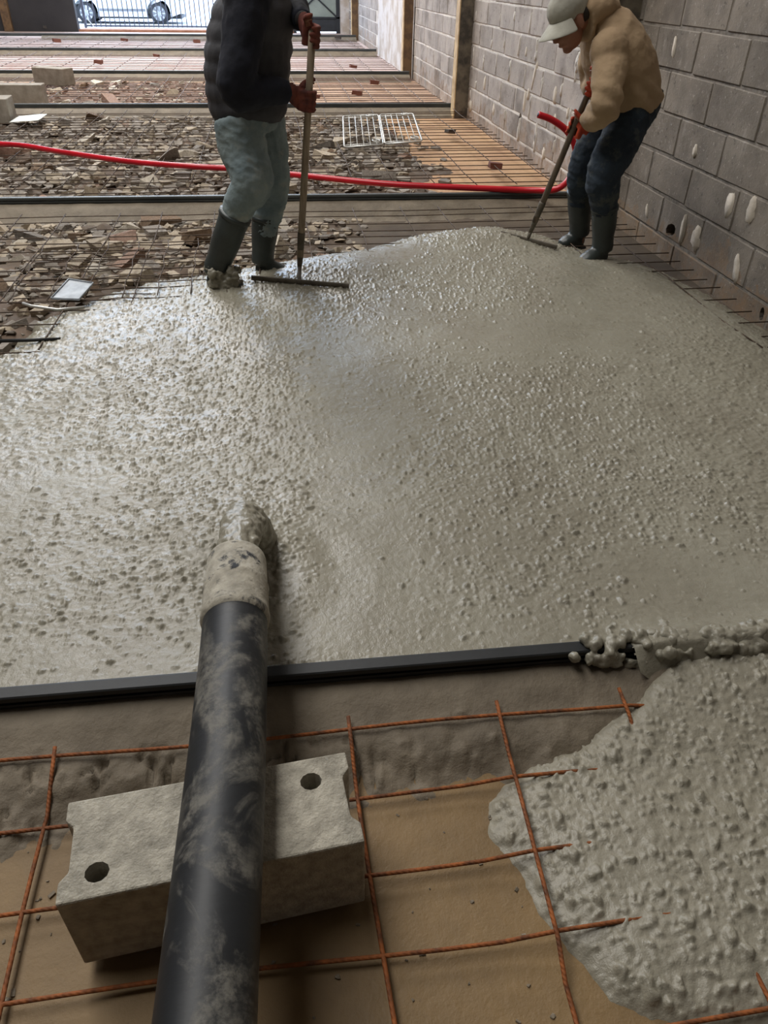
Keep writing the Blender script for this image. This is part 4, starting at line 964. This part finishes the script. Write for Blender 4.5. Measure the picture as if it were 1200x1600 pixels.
# ------------------------------------------------------------------ rakes
def rake(rb, rt, a, b, label, wood, drop):
    e = empty('concrete_rake', rb); ax = unit(rt-rb)
    obj('handle', *loft([rb+ax*.10, rb+(rt-rb)*.35, rb+(rt-rb)*.7, rt, rt+ax*.012], [.0165, .0165, .0155, .0155, .009], 14), M[wood], e, True)
    obj('ferrule', *loft([rb+ax*.02, rb+ax*.10, rb+ax*.21, rb+ax*.22], [.010, .0155, .0185, .017], 14), M['toolsteel'], e, True)
    a = np.array(a); b = np.array(b); c = (a+b)/2
    obj('neck', *loft([rb+ax*.05, rb*.4+c*.6+np.array([0, 0, .012]), c+np.array([0, 0, .004])], [.010, .010, .008], 10), M['toolsteel'], e, True)
    d = unit(b-a); n = np.cross(d, (0, 0, 1)); V = []
    hb = obj('head_bar', *loft([a, a*.5+b*.5, b], [(.013, .006)]*3, 8, ref=(0, 0, 1)), M['toolsteel'], e)
    k = 14
    for i in range(k):
        p = a+(b-a)*(i+.5)/k; obj('tine', *loft([p, p+np.array([0, 0, -.03])+n*.004, p+np.array([0, 0, -drop])+n*.012], [.0042, .004, .002], 6), M['toolsteel'], hb, True)
    tag(e, label, 'rake', 'concrete rakes')
rake(rb1+np.array([0, 0, .03]), rt1, PZ(393, 434, .135), PZ(545, 447, .135), 'long pale-handled rake held by the worker in the vest', 'wood', .055)
rake(rb2, rt2, PZ(783, 364, .15), PZ(870, 386, .13), 'dark-handled rake held by the worker in the tan hoodie', 'wood_dark', .055)

# ------------------------------------------------------------------ far end: fence, gate leaf, parked car, street
fe = empty('metal_fence', (-2.5, 24.4, 0))
fx0, fx1 = -4.66, .78
bar = mk_mesh('fence_bar', *loft([(0, 0, .06), (0, 0, 1.75)], [.0125]*2, 8), M['fence'], True)
nb = int((fx1-fx0)/.125)
for k in range(nb+1):
    o = new_obj('fence_bar', bar, fe); o.location = (fx0+k*.125+2.5, 0, 0)
for z0 in (.07, 1.60): obj('fence_rail', *box(fx0-.02, fx1, 24.38, 24.42, z0, z0+.04), M['fence'], fe)
for x in (fx0-.02, fx1): obj('fence_post', *box(x-.03, x+.03, 24.37, 24.43, 0, 1.8), M['fence'], fe)
obj('stay', *loft([(fx0+.02, 24.35, .03), (fx0+.26, 24.2, .03), (fx0+.05, 24.36, .26)], [.012]*3, 8), M['paper'], fe)
tag(fe, 'thin vertical bar metal fence closing the far opening to the street', 'fence')
ge = empty('gate_leaf', (1.42, 23.75, 0))
obj('panel', *box(.86, 1.98, 23.72, 23.75, .36, 2.5), M['gatepanel'], ge); obj('bottom_panel', *box(.86, 1.98, 23.71, 23.75, .04, .34), M['gateframe'], ge)
for a, b in (((.86, 23.70, .36), (1.98, 23.70, 1.25)), ((1.98, 23.70, .36), (.86, 23.70, 1.25))): obj('brace', *loft([a, b], [.018]*2, 6), M['gateframe'], ge)
for bx in (box(.80, .88, 23.69, 23.78, 0, 2.6), box(1.95, 2.05, 23.69, 23.78, 0, 2.6), box(.8, 2.05, 23.69, 23.78, 2.5, 2.6), box(.8, 2.05, 23.69, 23.76, .33, .37)): obj('frame', *bx, M['gateframe'], ge)
tag(ge, 'grey-green metal gate leaf with diagonal braces at the far end', 'gate')

car = empty('parked_car', (-4.5, 30.8, -.15))
cy0, cy1 = 30.0, 31.6; wz = .15
xr, xf = -6.55, -2.55; wr, wf_ = -5.66, -3.36; R_ = .30
prof = []
def arch(cx):
    return [(cx+.37*math.cos(t), wz+.02+.37*math.sin(t)) for t in np.linspace(0, math.pi, 12)]
bot = [(xf-.02, .18), ] + [(wf_+.37, .05)]+arch(wf_)+[(wf_-.37, .05), (wr+.37, .05)]+arch(wr)+[(wr-.37, .06), (xr+.05, .12)]
top = [(xr, .45), (xr+.02, .85), (xr+.25, 1.28), (xr+.6, 1.38), (-4.7, 1.40), (-4.0, 1.30), (-3.35, .92), (-2.75, .80), (xf+.02, .62), (xf+.03, .40)]
pr = bot+top
def side_prism(poly, y0, y1):
    n = len(poly); V = [(x, y0, z) for x, z in poly]+[(x, y1, z) for x, z in poly]
    return V, [tuple(range(n)), tuple(range(2*n-1, n-1, -1))]+[(i, n+i, n+(i+1) % n, (i+1) % n) for i in range(n)]
tmp = mk_mesh('t', *side_prism(pr, cy0, cy1)); bmx = bmesh.new(); bmx.from_mesh(tmp); bmesh.ops.recalc_face_normals(bmx, faces=bmx.faces); bmesh.ops.triangulate(bmx, faces=[f for f in bmx.faces if len(f.verts) > 4]); bmx.to_mesh(tmp); bmx.free()
tmp.transform(Matrix.Translation((4.5, -30.8, .15))); tmp.materials.append(M['carpaint']); bo = new_obj('car_body', tmp, car)
obj('sill_trim', *box(wr+.42, wf_-.42, cy0-.015, cy0+.02, .20, .27), M['cartrim'], car)
obj('underside', *box(xr+.1, xf-.1, cy0+.06, cy1-.06, .0, .1), M['black'], car)
obj('bumper', *box(xf-.28, xf+.05, cy0+.02, cy1-.02, .14, .38), M['carpaint'], car)
obj('headlight', *box(xf-.22, xf+.03, cy0-.006, cy0+.3, .52, .64), M['glass'], car)
for a, b, c in ((-6.1, -5.2, .9), (-5.1, -4.0, .9)):
    obj('window', [(a, cy0-.006, c), (b, cy0-.006, c), (b-.12, cy0-.006, 1.30), (a+.1, cy0-.006, 1.30), (a, cy0+.02, c), (b, cy0+.02, c), (b-.12, cy0+.02, 1.30), (a+.1, cy0+.02, 1.30)], [(0, 1, 2, 3), (7, 6, 5, 4), (0, 4, 5, 1), (1, 5, 6, 2), (2, 6, 7, 3), (3, 7, 4, 0)], M['glass'], car)
for cx in (wr, wf_):
    for yy, s in ((cy0+.02, -1), (cy1-.02, 1)):
        w = obj('wheel', *loft([(cx, yy-.10*(s > 0)-.0, wz), (cx, yy-.09*(s > 0)+.01, wz), (cx, yy+.17*(s < 0), wz), (cx, yy+.18*(s < 0)+.001, wz)], [R_*.92, R_, R_, R_*.92], 28, ref=(0, 0, 1)), M['tyre'], car, True)
        if s < 0:
            obj('rim', *loft([(cx, yy-.012, wz), (cx, yy+.03, wz)], [R_*.68, R_*.70], 24, ref=(0, 0, 1)), M['cartrim'], w)
            for k in range(9):
                t = 2*math.pi*k/9; d = np.array([math.cos(t), 0, math.sin(t)]); c = np.array([cx, yy-.018, wz])
                obj('spoke', *loft([c+d*.03, c+d*R_*.66], [(.010, .018), (.010, .026)], 6, ref=(0, 1, 0)), M['alloy'], w)
            obj('hub_cap', *loft([(cx, yy-.03, wz), (cx, yy, wz)], [.05, .055], 14, ref=(0, 0, 1)), M['alloy'], w)
tag(car, 'white parked car outside behind the metal fence', 'car')
fac = empty('street_building', (-4, 38, -.15)); obj('facade', *box(-22, 14, 38, 39, -.15, 6), M['facade'], fac)
for k in range(8):
    x = -20+k*4.2; obj('window', *box(x, x+1.2, 37.96, 38.02, 1.2, 2.8), M['glass'], fac)
tag(fac, 'pale building front across the street beyond the fence', 'building')
